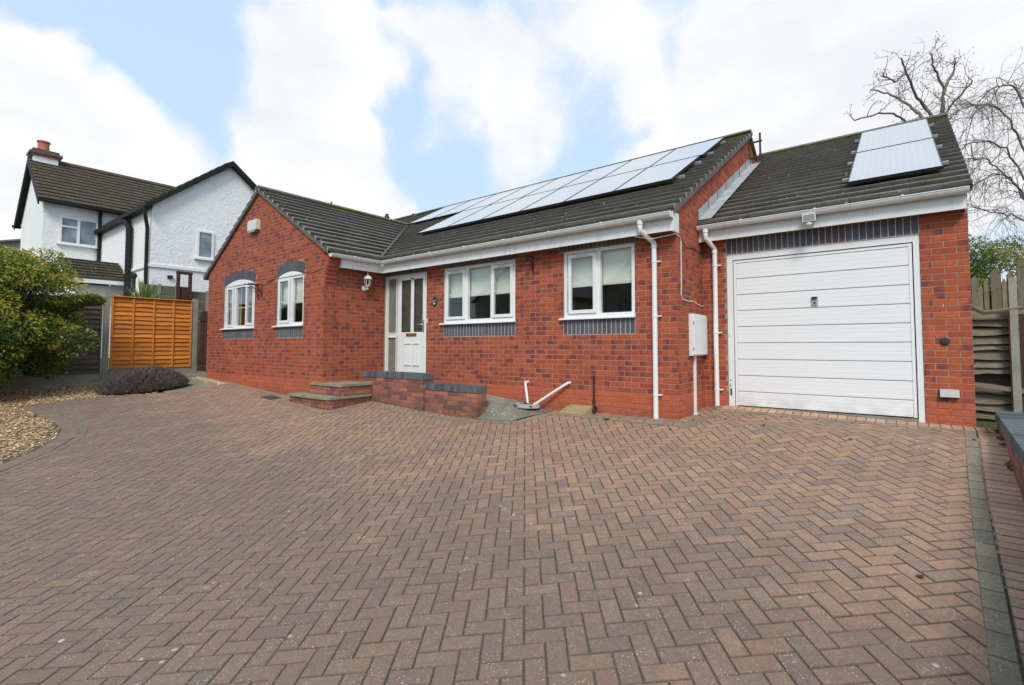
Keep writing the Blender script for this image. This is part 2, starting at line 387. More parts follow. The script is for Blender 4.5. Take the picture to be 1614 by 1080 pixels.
def m_panel():
    m, t = mat('solar_cells', .16, .5)
    r1, r2, u, a = attr(t)
    # busbar lines run up the panel, u is the position across it
    ln = t.math('FRACT', t.math('MULTIPLY', u, 12.0)); lf = t.map(t.math('ABSOLUTE', t.math('SUBTRACT', ln, .5)), .40, .47, 0, 1)
    c = t.mix(lf, (.45, .46, .46, 1), (.51, .52, .52, 1))  # pale base: bright sky reflection on the glass put into the colour
    t.put(t.p.inputs['Base Color'], c)
    t.p.inputs['Coat Weight'].default_value = 1; t.p.inputs['Coat IOR'].default_value = 1.6; t.p.inputs['Coat Roughness'].default_value = .22
    t.p.inputs['IOR'].default_value = 1.6
    t.p.inputs['Metallic'].default_value = .1; t.p.inputs['Roughness'].default_value = .4
    return m
M_PANEL = m_panel()
M_PFRAME = simple('dark_panel_frame', (.025, .03, .032), .4, .5, .3)
M_ALU = simple('aluminium', (.62, .62, .60), .45, .5, .6)
M_RED = m_brick('chimney_pot_clay', [(0, lin(190, 84, 60)), (1, lin(180, 78, 58))], lin(120, 60, 50), .1)
M_VERGE = simple('verge_mortar', (.11, .115, .095), .9, nz=.4, nscale=12)
M_SLATE = simple('distant_slate', (.17, .16, .17), .8)
M_SEAL = simple('mastic_joint', (.10, .06, .05), .9)

# ------------------------------------------------------------------ mesh builder
class MB:
    def __init__(s): s.v = []; s.f = []; s.m = []; s.c = []
    def add(s, vs, fs, m=0, c=(.5, .5, .5, .5), cs=None):
        b = len(s.v); s.v += [tuple(x) for x in vs]; s.f += [tuple(i + b for i in f) for f in fs]; s.m += [m] * len(fs)
        s.c += cs if cs else [c] * len(vs)
    def box(s, x0, x1, y0, y1, z0, z1, m=0, c=(.5, .5, .5, .5)):
        if x0 > x1: x0, x1 = x1, x0
        if y0 > y1: y0, y1 = y1, y0
        if z0 > z1: z0, z1 = z1, z0
        s.add([(x0, y0, z0), (x1, y0, z0), (x1, y1, z0), (x0, y1, z0), (x0, y0, z1), (x1, y0, z1), (x1, y1, z1), (x0, y1, z1)],
              [(0, 3, 2, 1), (4, 5, 6, 7), (0, 1, 5, 4), (1, 2, 6, 5), (2, 3, 7, 6), (3, 0, 4, 7)], m, c)
    def obox(s, o, a, b, c_, m=0, c=(.5, .5, .5, .5)):
        """box from corner o spanned by vectors a, b, c_"""
        o, a, b, c_ = map(Vector, (o, a, b, c_))
        if a.cross(b).dot(c_) < 0: a, b = b, a
        s.add([o, o + a, o + a + b, o + b, o + c_, o + a + c_, o + a + b + c_, o + b + c_],
              [(0, 3, 2, 1), (4, 5, 6, 7), (0, 1, 5, 4), (1, 2, 6, 5), (2, 3, 7, 6), (3, 0, 4, 7)], m, c)
    def tube(s, pts, r, n=8, m=0, cap=True, c=(.5, .5, .5, .5)):
        pts = [Vector(p) for p in pts]; rs = r if isinstance(r, (list, tuple)) else [r] * len(pts)
        rings = []; up = Vector((.13, .21, .97))
        for i, p in enumerate(pts):
            d = (pts[min(i + 1, len(pts) - 1)] - pts[max(i - 1, 0)])
            if d.length < 1e-7: d = Vector((0, 0, 1))
            d.normalize()
            a = up.cross(d)
            if a.length < .1: a = Vector((1, 0, 0)).cross(d)
            a.normalize(); b = d.cross(a); up = b.cross(a) * -1 if False else up
            rings.append([p + (a * math.cos(2 * math.pi * k / n) + b * math.sin(2 * math.pi * k / n)) * rs[i] for k in range(n)])
        vs = [q for g in rings for q in g]; fs = []
        for i in range(len(rings) - 1):
            for k in range(n):
                a0 = i * n + k; a1 = i * n + (k + 1) % n
                fs.append((a0, a1, a1 + n, a0 + n))
        if cap: fs.append(tuple(reversed(range(n)))); fs.append(tuple(range(len(vs) - n, len(vs))))
        s.add(vs, fs, m, c)
    def lathe(s, prof, origin, n=16, m=0, axis='Z', c=(.5, .5, .5, .5)):
        vs = []; fs = []; o = Vector(origin)
        for (r, h) in prof:
            for k in range(n):
                a = 2 * math.pi * k / n; q = (r * math.cos(a), r * math.sin(a), h)
                if axis == 'Y': q = (q[0], q[2], q[1])
                if axis == 'X': q = (q[2], q[0], q[1])
                vs.append(o + Vector(q))
        for i in range(len(prof) - 1):
            for k in range(n): fs.append((i * n + k, i * n + (k + 1) % n, (i + 1) * n + (k + 1) % n, (i + 1) * n + k))
        fs.append(tuple(range(n))); fs.append(tuple(range(len(vs) - n, len(vs))))
        s.add(vs, fs, m, c)
    def poly(s, pts, m=0, c=(.5, .5, .5, .5)): s.add(pts, [tuple(range(len(pts)))], m, c)
    def prism(s, pts, ext, m=0, c=(.5, .5, .5, .5)):
        pts = [Vector(p) for p in pts]; e = Vector(ext); n = len(pts)
        s.add(pts + [p + e for p in pts], [tuple(range(n)), tuple(reversed(range(n, 2 * n)))] + [(i, i + n, (i + 1) % n + n, (i + 1) % n) for i in range(n)], m, c)
    def mesh(s, name, mats, smooth=False):
        me = bpy.data.meshes.new(name); me.from_pydata(s.v, [], s.f)
        for m in (mats if isinstance(mats, (list, tuple)) else [mats]): me.materials.append(m)
        me.polygons.foreach_set('material_index', s.m)
        if smooth: me.polygons.foreach_set('use_smooth', [True] * len(s.f))
        at = me.attributes.new('rnd', 'FLOAT_COLOR', 'POINT'); at.data.foreach_set('color', [x for q in s.c for x in q])
        me.validate(); me.update(); return me
    def build(s, name, mats, parent=None, smooth=False, stuff=False):
        ob = bpy.data.objects.new(name, s.mesh(name, mats, smooth)); COL.objects.link(ob)
        if parent is not None: ob.parent = parent
        if stuff: ob['kind'] = 'stuff'
        return ob
def rc(r=R): return (r.random(), r.random(), r.random(), r.random())
def empty(name, loc=(0, 0, 0)):
    o = bpy.data.objects.new(name, None); COL.objects.link(o); o.location = loc; o.empty_display_size = .2; return o
def tag(o, label=None, cat=None, group=None, kind=None):
    if label: o['label'] = label
    if cat: o['category'] = cat
    if group: o['group'] = group
    if kind: o['kind'] = kind
    return o
def thing(name, label, cat, group=None): return tag(empty(name), label, cat, group)
def child(name, me, parent, mw=None):
    o = bpy.data.objects.new(name, me); COL.objects.link(o); o.parent = parent
    if mw is not None: o.matrix_world = mw
    return o

# ------------------------------------------------------------------ ground height
def ss(a, b, x):
    t = min(1, max(0, (x - a) / (b - a))); return t * t * (3 - 2 * t)
def G(X, Y):
    Yc = max(-9.0, min(6.0, Y)); Xc = max(-20.0, min(9.0, X))
    q = max(-6.0, min(3.0, Yc)) + 1.2
    z = -.387 + .0142 * Xc + .1008 * Yc + .0039 * q * q
    l = -3.2 - Xc
    if l > 0: z += .068 * (l - .3 if l > .6 else l * l / 1.2)
    z += .066 * ss(-.7, -.02, Y) * ss(-4, -1.5, X) * (1 - ss(.1, .6, Y))
    z += (.045 - .033 * (min(X, 4) - .35)) * ss(.3, 1.05, Y) * ss(-.1, .3, X)
    return z
def gn(X, Y):
    e = .05; gx = (G(X + e, Y) - G(X - e, Y)) / (2 * e); gy = (G(X, Y + e) - G(X, Y - e)) / (2 * e)
    return gx, gy
def sheet(name, xs, ys, dz, m, kind='structure', inside=None):
    b = MB(); idx = {}
    for i, x in enumerate(xs):
        for j, y in enumerate(ys): idx[i, j] = len(b.v); b.v.append((x, y, G(x, y) + dz)); b.c.append((.5, .5, .5, .5))
    for i in range(len(xs) - 1):
        for j in range(len(ys) - 1):
            if inside and not inside((xs[i] + xs[i + 1]) / 2, (ys[j] + ys[j + 1]) / 2): continue
            b.f.append((idx[i, j], idx[i + 1, j], idx[i + 1, j + 1], idx[i, j + 1])); b.m.append(0)
    o = b.build(name, m, smooth=True); tag(o, kind=kind); return o
def fr(a, b, n): return [a + (b - a) * i / n for i in range(n + 1)]
sheet('ground', [-1500, -400, -120, -50] + fr(-26, 10, 72) + [30, 100, 400, 1500], [-1500, -400, -100, -30, -14] + fr(-9, 8, 40) + [20, 60, 200, 600, 1500], -.05, M_GROUND)

def inpoly(poly):
    def f(x, y):
        c = False; n = len(poly); j = n - 1
        for i in range(n):
            xi, yi = poly[i]; xj, yj = poly[j]
            if (yi > y) != (yj > y) and x < (xj - xi) * (y - yi) / (yj - yi) + xi: c = not c
            j = i
        return c
    return f
def clip(poly, a, b):
    """keep the part of poly left of a->b"""
    out = []; n = len(poly)
    def sd(p): return (b[0] - a[0]) * (p[1] - a[1]) - (b[1] - a[1]) * (p[0] - a[0])
    for i in range(n):
        p, q = poly[i], poly[(i + 1) % n]; sp_, sq = sd(p), sd(q)
        if sp_ >= 0: out.append(p)
        if (sp_ >= 0) != (sq >= 0):
            t_ = sp_ / (sp_ - sq); out.append(tuple(p[k] + (q[k] - p[k]) * t_ for k in range(len(p))))
    return out

# ------------------------------------------------------------------ driveway
BAND = [(-3.6, -7.4), (-4.3, -6.7), (-5.0, -6.05), (-5.85, -5.37), (-6.6, -4.78), (-7.25, -4.45), (-7.9, -4.30), (-8.6, -4.27), (-9.3, -4.30), (-10.0, -4.36), (-10.75, -4.45)]
DRIVE = [(p[0] + .02, p[1]) for p in BAND] + [(-10.85, -4.1), (-10.7, -3.6), (-10.5, -3.15), (-10.2, -2.75), (-10.15, -2.2), (-10.35, -1.7), (-10.4, -1.30), (-6.30, -1.30), (-6.3, -.7), (-3.02, -.66), (-2.32, -.55),
        (-2.05, .02), (.02, .02), (.02, 1.05), (2.93, 1.05), (2.72, -1.5), (2.55, -3.45), (2.3, -7.4)]
ind = inpoly(DRIVE)
BED = DRIVE[:-4] + [(3.3, 1.06), (3.02, -1.35), (2.7, -5), (2.6, -7.4)]
drive = sheet('driveway', fr(-11.2, 3.4, 146), fr(-7.4, 1.1, 85), -.0065, M_JOINT, inside=inpoly([(-3.6, -7.6)] + [(p[0] - .3, p[1] - .35) for p in BAND[1:-1]] + BED[len(BAND) - 1:]))
def inset(pts, d):
    """move every edge of a ccw polygon inwards by d"""
    n = len(pts); out_ = []
    for i in range(n):
        p0, p, p1 = pts[i - 1], pts[i], pts[(i + 1) % n]
        e0 = (p[0] - p0[0], p[1] - p0[1]); e1 = (p1[0] - p[0], p1[1] - p[1]); l0 = math.hypot(*e0) or 1; l1 = math.hypot(*e1) or 1
        n0 = (-e0[1] / l0, e0[0] / l0); n1 = (-e1[1] / l1, e1[0] / l1); k = d / max(.3, 1 + n0[0] * n1[0] + n0[1] * n1[1])
        out_.append((p[0] + (n0[0] + n1[0]) * k, p[1] + (n0[1] + n1[1]) * k))
    return out_
def paver_mesh(b, pts, zf, dz=0., col=None, m=0, th=.03):
    """pts: ccw 2d polygon; zf(x,y) height of top. Worn arris, soiled towards the joint"""
    n = len(pts); r1, r2 = inset(pts, .0095), inset(pts, .003)
    vs = [(x, y, zf(x, y) + dz) for x, y in r1] + [(x, y, zf(x, y) + dz - .0008) for x, y in r2] + [(x, y, zf(x, y) + dz - .005) for x, y in pts] + [(x, y, zf(x, y) - th) for x, y in pts]
    fs = [tuple(range(n))] + [(i + k * n, i + (k + 1) * n, (i + 1) % n + (k + 1) * n, (i + 1) % n + k * n) for k in range(3) for i in range(n)]
    c4 = col or rc()
    b.add(vs, fs, m, None, [(c4[0], c4[1], c4[2], 0.0)] * n + [(c4[0], c4[1], c4[2], .62)] * n + [(c4[0], c4[1], c4[2], 1.0)] * (2 * n))
PHASE_XY = (1.0879, -4.3305)
TH = 1.45156; A = .10125; J = .0025
H = (math.cos(TH - math.pi / 4), math.sin(TH - math.pi / 4)); V = (math.cos(TH + math.pi / 4), math.sin(TH + math.pi / 4))
OX, OY = PHASE_XY
def l2w(a, b): return (OX + H[0] * a + V[0] * b, OY + H[1] * a + V[1] * b)
cells = []
for j in range(-170, 170):
    for m_ in range(-60, 60):
        for kind in (0, 1):
            if kind == 0: a0, b0, la, lb = j + 4 * m_, j, 2, 1
            else: a0, b0, la, lb = j + 3 + 4 * m_, j, 1, 2
            if abs(a0) > 170: continue
            ctr = l2w((a0 + la / 2) * A, (b0 + lb / 2) * A)
            if not (-11.2 < ctr[0] < 3.2 and -7.2 < ctr[1] < 1.15): continue
            if not ind(*ctr):
                # keep blocks whose corner reaches the edge (the border course covers the cut)
                if not any(ind(*l2w((a0 + i) * A, (b0 + k) * A)) for i in (0, la) for k in (0, lb)): continue
            q = px(ctr[0], ctr[1], G(*ctr))
            if q[2] < -1.2: continue
            cells.append((q[2], kind, a0, b0, la, lb, ctr, q))
cells.sort(key=lambda c: abs(c[0]))
rp = random.Random(3)
NV = 40
variants = []
for k in range(NV):
    b = MB(); hw, hh = A - J, A / 2 - J
    w_ = rp.uniform(-.0012, .0012); w2 = rp.uniform(-.0012, .0012)
    paver_mesh(b, [(-hw + w_, -hh), (hw, -hh + w2), (hw - w_, hh), (-hw, hh - w2)], lambda x, y: 0, 0, (rp.random(), rp.random(), .5, .5))
    variants.append(b.mesh('paver', M_PAVER))
near = 0; far = MB()
tr_ = math.radians(2.2)
for (d, kind, a0, b0, la, lb, ctr, q) in cells:
    visible = q[2] > 0 and -30 < q[0] < 1645 and q[1] < 1110
    inside = all(ind(*l2w((a0 + i) * A, (b0 + k) * A)) for i in (0, la) for k in (0, lb))
    dz = rp.gauss(0, .0011)
    if near < 300 and visible and inside:
        near += 1
        gx, gy = gn(*ctr); gx += rp.gauss(0, .006); gy += rp.gauss(0, .006)
        hx, hy = (H if kind == 0 else V); hx, hy = hx, hy
        ex = Vector((hx, hy, gx * hx + gy * hy)).normalized(); nz = Vector((-gx, -gy, 1)).normalized(); ey = nz.cross(ex)
        M = Matrix(((ex.x, ey.x, nz.x, ctr[0]), (ex.y, ey.y, nz.y, ctr[1]), (ex.z, ey.z, nz.z, G(*ctr) + dz), (0, 0, 0, 1)))
        child('paver', variants[rp.randrange(NV)], drive, M)
    else:
        j_ = J
        pts = [l2w(a0 * A + j_, b0 * A + j_), l2w((a0 + la) * A - j_, b0 * A + j_), l2w((a0 + la) * A - j_, (b0 + lb) * A - j_), l2w(a0 * A + j_, (b0 + lb) * A - j_)]
        paver_mesh(far, pts, G, dz, (rp.random(), rp.random(), .5, .5))
far.build('paver_field', M_PAVER, drive, stuff=True)
# border courses: laid a touch proud over the cut edge of the field
edge = MB()
def course(pts, width, side, piece, m, dz=.004, gap=.003, flip=False):
    """blocks along a polyline; piece = length along the line; side>0 offsets to the left"""
    carry = 0
    P_ = [Vector((p[0], p[1])) for p in pts]
    L = [0]
    for a, b in zip(P_, P_[1:]): L.append(L[-1] + (b - a).length)
    def at(s):
        s = min(max(s, 0), L[-1] - 1e-6)
        for i in range(len(P_) - 1):
            if s <= L[i + 1]:
                t_ = (s - L[i]) / (L[i + 1] - L[i]); d_ = (P_[i + 1] - P_[i]).normalized(); return P_[i].lerp(P_[i + 1], t_), d_
    def tangent(s):
        a_ = at(max(0, s - .12))[0]; b_ = at(min(L[-1], s + .12))[0]; return (b_ - a_).normalized()
    s = 0
    while s < L[-1] - .02:
        e = min(s + piece, L[-1])
        p0 = at(s + gap)[0]; p1 = at(e - gap)[0]; n0 = tangent(s); n1 = tangent(e)
        n0 = Vector((-n0.y, n0.x)); n1 = Vector((-n1.y, n1.x))
        q = [p0 + n0 * (side + gap), p1 + n1 * (side + gap), p1 + n1 * (side + width - gap), p0 + n0 * (side + width - gap)]
        ar = sum(q[i].x * q[(i + 1) % 4].y - q[(i + 1) % 4].x * q[i].y for i in range(4))
        if ar < 0: q.reverse()
        paver_mesh(edge, [tuple(v) for v in q], G, dz + rp.gauss(0, .001), (rp.random(), rp.random(), .5, .5), m, .035)
        s = e
course(BAND, .10, -.05, .2, 1)
course(BAND, .20, .06, .1, 0)          # soldier course between grey band and gravel
STRIP = [(2.94, .86), (2.745, -1.5), (2.60, -3.45), (2.45, -5.6)]
course(STRIP, .105, -.05, .2, 1, .005)
for k in range(3): course([(p[0], p[1]) for p in [(3.0, .84), (2.80, -1.5), (2.66, -3.45), (2.5, -5.6)]], .2, .0 + .2 * k, .1, 2, .003 + .0005 * k)
course([(.30, .93), (3.16, .93)], .20, -.07, .1, 2, .006)
course([(.30, .80), (2.9, .80)], .10, -.05, .2, 1, .006)
course([(-2.0, -.16), (.20, -.22)], .10, -.05, .2, 1, .006)
course([(.24, -.22), (.30, .80)], .10, -.05, .2, 1, .006)
course([(-1.98, -.05), (.06, -.05)], .12, -.05, .2, 0, .004)
course([(-5.65, -.93), (-3.0, -.72), (-2.3, -.62)], .10, -.10, .2, 1, .006)
course([(-2.27, -.62), (-1.96, -.10)], .10, -.10, .2, 1, .006)
course([(-7.25, -1.67), (-5.62, -1.67)], .10, -.08, .2, 1, .006)
course([(-5.62, -1.67), (-5.62, -.95)], .10, -.08, .2, 1, .006)
course([(-10.35, -1.40), (-7.3, -1.40)], .20, -.1, .1, 0, .004)
course([(-10.85, -4.1), (-10.7, -3.6), (-10.5, -3.15), (-10.2, -2.75), (-10.15, -2.2), (-10.35, -1.7)], .10, -.05, .2, 0, .005)
edge.build('border_course', [M_PAVER, M_GPAVER, M_TPAVER], drive, stuff=True)
# little litter: dead leaves
for (x, y, wl) in [(.52, .30, 'near the left jamb of the garage door'), (.18, .02, 'beside the foot of the white service duct'), (.95, .55, 'just out from the garage door, the middle one of three there'), (2.36, -2.75, 'nearest the camera beside the grey border'), (1.02, .05, 'on the paving a metre out from the garage door'), (.02, -.36, 'by the corner of the front wall'), (1.9, -.2, 'on the paving opposite the garage door centre'), (2.9, .1, 'on buff border blocks beside the low coping wall')]:
    b = MB(); a = rp.random() * 6; z = G(x, y) + .006
    pts = [(.0, -.022), (.014, -.006), (.011, .010), (0, .024), (-.011, .010), (-.014, -.006)]
    vs = [(x + math.cos(a) * p[0] * 1.3 - math.sin(a) * p[1], y + math.sin(a) * p[0] * 1.3 + math.cos(a) * p[1], z + .004 + .004 * math.cos(i * 2.1)) for i, p in enumerate(pts)]
    b.prism(vs, (0, 0, .0015))
    tag(b.build('dead_leaf', simple('dead_leaf', (.06, .03, .015), .8)), 'small dark dead leaf ' + wl, 'leaf', 'dead leaves scattered on the driveway')

# ------------------------------------------------------------------ gravel bed, path
GP = [(p[0] - .12, p[1] - .26) for p in BAND] + [(-10.95, -4.5), (-10.95, -4.1), (-10.8, -3.6), (-10.6, -3.1), (-10.3, -2.75), (-10.9, -2.55), (-12.3, -2.1), (-13.4, -1.7), (-13.42, -6.5), (-13.5, -9), (-3.6, -9)]
ing = inpoly(GP)
gb = sheet('gravel_bed', fr(-13.6, -3.5, 80), fr(-8.2, -1.6, 54), -.022, M_GBASE, inside=ing)
ch = MB(); rg = random.Random(11)
cnt = 0
while cnt < 21000:
    x = rg.uniform(-13.4, -3.7); y = rg.uniform(-8.2, -1.7)
    if not ing(x, y): continue
    cnt += 1
    s = rg.uniform(.012, .03); z = G(x, y) - .010 + rg.random() * .014; a = rg.random() * 6.3; tl = rg.uniform(-.5, .5)
    ca, sa = math.cos(a) * s, math.sin(a) * s; k = rg.uniform(.4, .8)
    vs = [(x + ca, y + sa, z + tl * s), (x - sa * k, y + ca * k, z + .004), (x - ca, y - sa, z - tl * s), (x + sa * k, y - ca * k, z), (x, y, z + s * .42)]
    ch.add(vs, [(0, 1, 4), (1, 2, 4), (2, 3, 4), (3, 0, 4)], 0, (rg.random(), rg.random(), 0, 0))
g_ = ch.build('gravel', M_CHIP); tag(g_, 'golden gravel and bark chips covering the planting bed', 'gravel', kind='stuff')
# stray chips by the side path
ch = MB()
for _ in range(700):
    t_ = rg.random(); x = -10.3 - 1.6 * t_ + rg.gauss(0, .06); y = -1.45 - abs(rg.gauss(0, .10)); s = rg.uniform(.01, .022); z = G(x, y) + .004; a = rg.random() * 6
    ca, sa = math.cos(a) * s, math.sin(a) * s
    ch.add([(x + ca, y + sa, z), (x - sa * .6, y + ca * .6, z), (x - ca, y - sa, z), (x + sa * .6, y - ca * .6, z), (x, y, z + s * .6)], [(0, 1, 4), (1, 2, 4), (2, 3, 4), (3, 0, 4)], 0, (rg.random(), .5, 0, 0))
tag(ch.build('loose_gravel', M_CHIP), 'loose gravel swept against the foot of the gable wall', 'gravel', kind='stuff')
sheet('path', fr(-14.6, -10.2, 30), fr(-2.9, .6, 24), -.008, M_APRON, inside=inpoly([(-10.25, -2.7), (-10.15, -2.2), (-10.4, -1.36), (-11.8, -1.36), (-11.95, .5), (-13.3, .5), (-13.3, -1.7), (-12.3, -2.1), (-10.9, -2.55)]))

# concrete apron between porch steps and the drain
ap = MB()
def apz(X, Y):      # surface falls from the door landing to the drive
    w = min(1, max(0, (X + 4.9) / 2.9))
    top = -.03 * (1 - w) + (-.315) * w
    f_ = min(1, max(0, -Y / .62)) * min(1, w * 1.5)
    z = top * (1 - f_) + (G(X, Y) + .004) * f_; e = ss(-2.5, -2.05, X)
    return z * (1 - e) + (G(X, Y) + .004) * e
def clip_cells(b_, region, xs, ys, zf):
    for i in range(len(xs) - 1):
        for j in range(len(ys) - 1):
            c = [(xs[i], ys[j]), (xs[i + 1], ys[j]), (xs[i + 1], ys[j + 1]), (xs[i], ys[j + 1])]
            for k in range(len(region)):
                c = clip(c, region[k], region[(k + 1) % len(region)])
                if len(c) < 3: break
            if len(c) >= 3: b_.poly([(x, y, zf(x, y)) for x, y in c])
clip_cells(ap, [(-6.34, -.47), (-3.02, -.47), (-3.02, 0), (-6.34, 0)], fr(-6.34, -3.02, 30), fr(-.47, 0, 6), apz)
clip_cells(ap, [(-3.02, -.66), (-2.34, -.60), (-1.98, 0), (-3.02, 0)], fr(-3.02, -1.98, 20), fr(-.66, 0, 10), apz)
ap.poly([(-6.34, -.62, -.03), (-6.34, -.4, -.03), (-5.8, -.4, -.03), (-5.8, -.62, -.03)])
tag(ap.build('apron', M_APRON), kind='structure')
b = MB()
for _ in range(26):
    x = rg.uniform(-2.95, -2.35); y = -.42 - (x + 2.95) * .15 + rg.gauss(0, .035); s = rg.uniform(.004, .012)
    b.lathe([(s, 0), (s * .8, .004)], (x, y, apz(x, y) + .002), 6)
tag(b.build('paint_drips', simple('white_drips', (.75, .75, .72), .7)), 'spattered white specks on the dark concrete by the drain', 'splatter', kind='stuff')

# ------------------------------------------------------------------ bungalow
house = thing('bungalow', 'single storey red brick bungalow with dark tiled roof and attached white garage', 'house')
LX, PY, GY, WX, GX = -6.358, -1.335, 1.062, -11.9, 3.02
PITCH = .585
MZ0, MY0 = 2.44, -.23                   # main eave
RIDY = 4.28; RIDZ = MZ0 + PITCH * (RIDY - MY0)
GRX = (WX + LX) / 2; GEX = LX + .23; GRZ = MZ0 + PITCH * (GEX - GRX)

brick_list = []                        # (size key, wall object, matrix, dims, mat, col, area on screen)
def wall_frame(o, s, n): return (Vector(o), Vector(s), Vector(n))
rb = random.Random(21)
def bricks(wobj, frame, zlo, zhi, srange, holes=(), phase=0., plinth=True, flip=None, mats=(0, 1), proud=.004, cut=None):
    """running bond: srange(z)->(s0,s1) or tuple; holes (s0,s1,z0,z1)"""
    o, s, n = frame
    k0 = int(math.floor(zlo / .075 + 1e-6)); k1 = int(math.ceil(zhi / .075 - 1e-6))
    for k in range(k0, k1):
        za, zb = k * .075 + .005, k * .075 + .070
        zm = (za + zb) / 2
        rr = srange(zm) if callable(srange) else srange
        if rr is None: continue
        s0, s1 = rr
        if s1 - s0 < .05: continue
        zb = min(zb, zhi); 
        if zb - za < .02: continue
        off = phase + (.1125 if k % 2 else 0)
        # anchor
        i0 = int(math.floor((s0 - off) / .225)) - 1; i1 = int(math.ceil((s1 - off) / .225)) + 1
        for i in range(i0, i1):
            a, b = off + i * .225, off + i * .225 + .215
            segs = [(max(a, s0), min(b, s1))]
            for (h0, h1, hz0, hz1) in holes:
                if hz0 < zm < hz1:
                    new = []
                    for (p, q) in segs:
                        if q <= h0 or p >= h1: new.append((p, q)); continue
                        if p < h0 - .0: new.append((p, h0 - .006))
                        if q > h1: new.append((h1 + .006, q))
                    segs = new
            for (p, q) in segs:
                if q - p < .028: continue
                if cut and cut((p + q) / 2, zm): continue
                mi = mats[1] if (plinth and k < 0) else mats[0]
                c = (rb.random(), rb.choice((0, 1, 1, 0, .5)) + rb.gauss(0, .12), 0, rb.random())
                ctr = o + s * ((p + q) / 2) + Vector((0, 0, 1)) * ((za + zb) / 2) + n * (proud + rb.gauss(0, .0007))
                P0 = px(*(o + s * p + Vector((0, 0, zm)))); P1 = px(*(o + s * q + Vector((0, 0, zm))))
                area = abs(P0[0] - P1[0]) * 750 * (zb - za) / max(.3, P0[2]) if P0[2] > 0 and P1[2] > 0 else 0
                if not (-20 < P0[0] < 1640): area = 0
                brick_list.append([area, wobj, frame, ctr, q - p, zb - za, mi, c])
def brick_geo(b, M, w, h, mi, c, dep=.022):
    s_, n_, ctr = M
    u_ = Vector((0, 0, 1)); ch = .0025
    hw, hh = w / 2, h / 2
    o1 = [ctr + s_ * x + u_ * z for x, z in ((-hw + ch, -hh + ch), (hw - ch, -hh + ch), (hw - ch, hh - ch), (-hw + ch, hh - ch))]
    o2 = [ctr + s_ * x + u_ * z - n_ * ch for x, z in ((-hw, -hh), (hw, -hh), (hw, hh), (-hw, hh))]
    o3 = [p - n_ * dep for p in o2]
    uu = [0, 1, 1, 0]
    cs = [(c[0], c[1], uu[i % 4], c[3]) for i in range(12)]
    fs = [(0, 1, 2, 3)] + [(i, i + 4, (i + 1) % 4 + 4, (i + 1) % 4) for i in range(4)] + [(i + 4, i + 8, (i + 1) % 4 + 8, (i + 1) % 4 + 4) for i in range(4)]
    if s_.cross(u_).dot(n_) < 0: fs = [tuple(reversed(f)) for f in fs]
    b.add(o1 + o2 + o3, fs, mi, None, cs)
def flush_bricks(mats, limit=300):
    brick_list.sort(key=lambda r: -r[0])
    cache = {}; bulk = {}
    for n_i, (area, w, fr_, ctr, bw, bh, mi, c) in enumerate(brick_list):
        if n_i < limit and area > 0:
            var = rb.randrange(9)
            key = (round(bw, 3), round(bh, 3), mi, var)
            if key not in cache:
                b = MB(); rv = random.Random(hash(key) & 0xffff)
                brick_geo(b, (Vector((1, 0, 0)), Vector((0, 0, 1)) * 0 + Vector((0, -1, 0)), Vector((0, 0, 0))), bw, bh, mi, (rv.random(), rv.choice((0, 1)) + rv.gauss(0, .12), 0, rv.random()))
                cache[key] = b.mesh('brick', mats)
            s_, n_ = fr_[1], fr_[2]; u_ = Vector((0, 0, 1)); y_ = -n_
            if s_.cross(y_).dot(u_) < 0: s_ = -s_
            M = Matrix(((s_.x, y_.x, 0, ctr.x), (s_.y, y_.y, 0, ctr.y), (s_.z, y_.z, 1, ctr.z), (0, 0, 0, 1)))
            child('brick', cache[key], w, M)
        else:
            if w.name not in bulk: bulk[w.name] = (w, MB())
            brick_geo(bulk[w.name][1], (fr_[1], fr_[2], ctr), bw, bh, mi, c)
    for w, b in bulk.values(): b.build('brickwork', mats, w, stuff=True)
    brick_list.clear()

def wall_slab(name, frame, s0, s1, z0, z1, holes, th=.10, parent=house, gable=None, mat_=None):
    """mortar backing with openings; gable=(sa, za, sb, zb...) polygon top points in (s,z)"""
    o, s, n = frame; b = MB()
    ss_ = sorted(set([s0, s1] + [h for hh in holes for h in hh[:2]])); zs = sorted(set([z0, 0.0, z1] + [h for hh in holes for h in hh[2:]]))
    for i in range(len(ss_) - 1):
        for j in range(len(zs) - 1):
            sm, zm = (ss_[i] + ss_[i + 1]) / 2, (zs[j] + zs[j + 1]) / 2
            if any(h[0] < sm < h[1] and h[2] < zm < h[3] for h in holes): continue
            b.obox(o + s * ss_[i] + Vector((0, 0, zs[j])) - n * th, s * (ss_[i + 1] - ss_[i]), n * th, Vector((0, 0, zs[j + 1] - zs[j])), 1 if zm < 0 else 0)
    if gable:
        b.prism([o + s * a + Vector((0, 0, z)) for a, z in gable], -n * th, 0)
    return b.build(name, mat_ or [M_MORTAR, M_PMORTAR], parent)

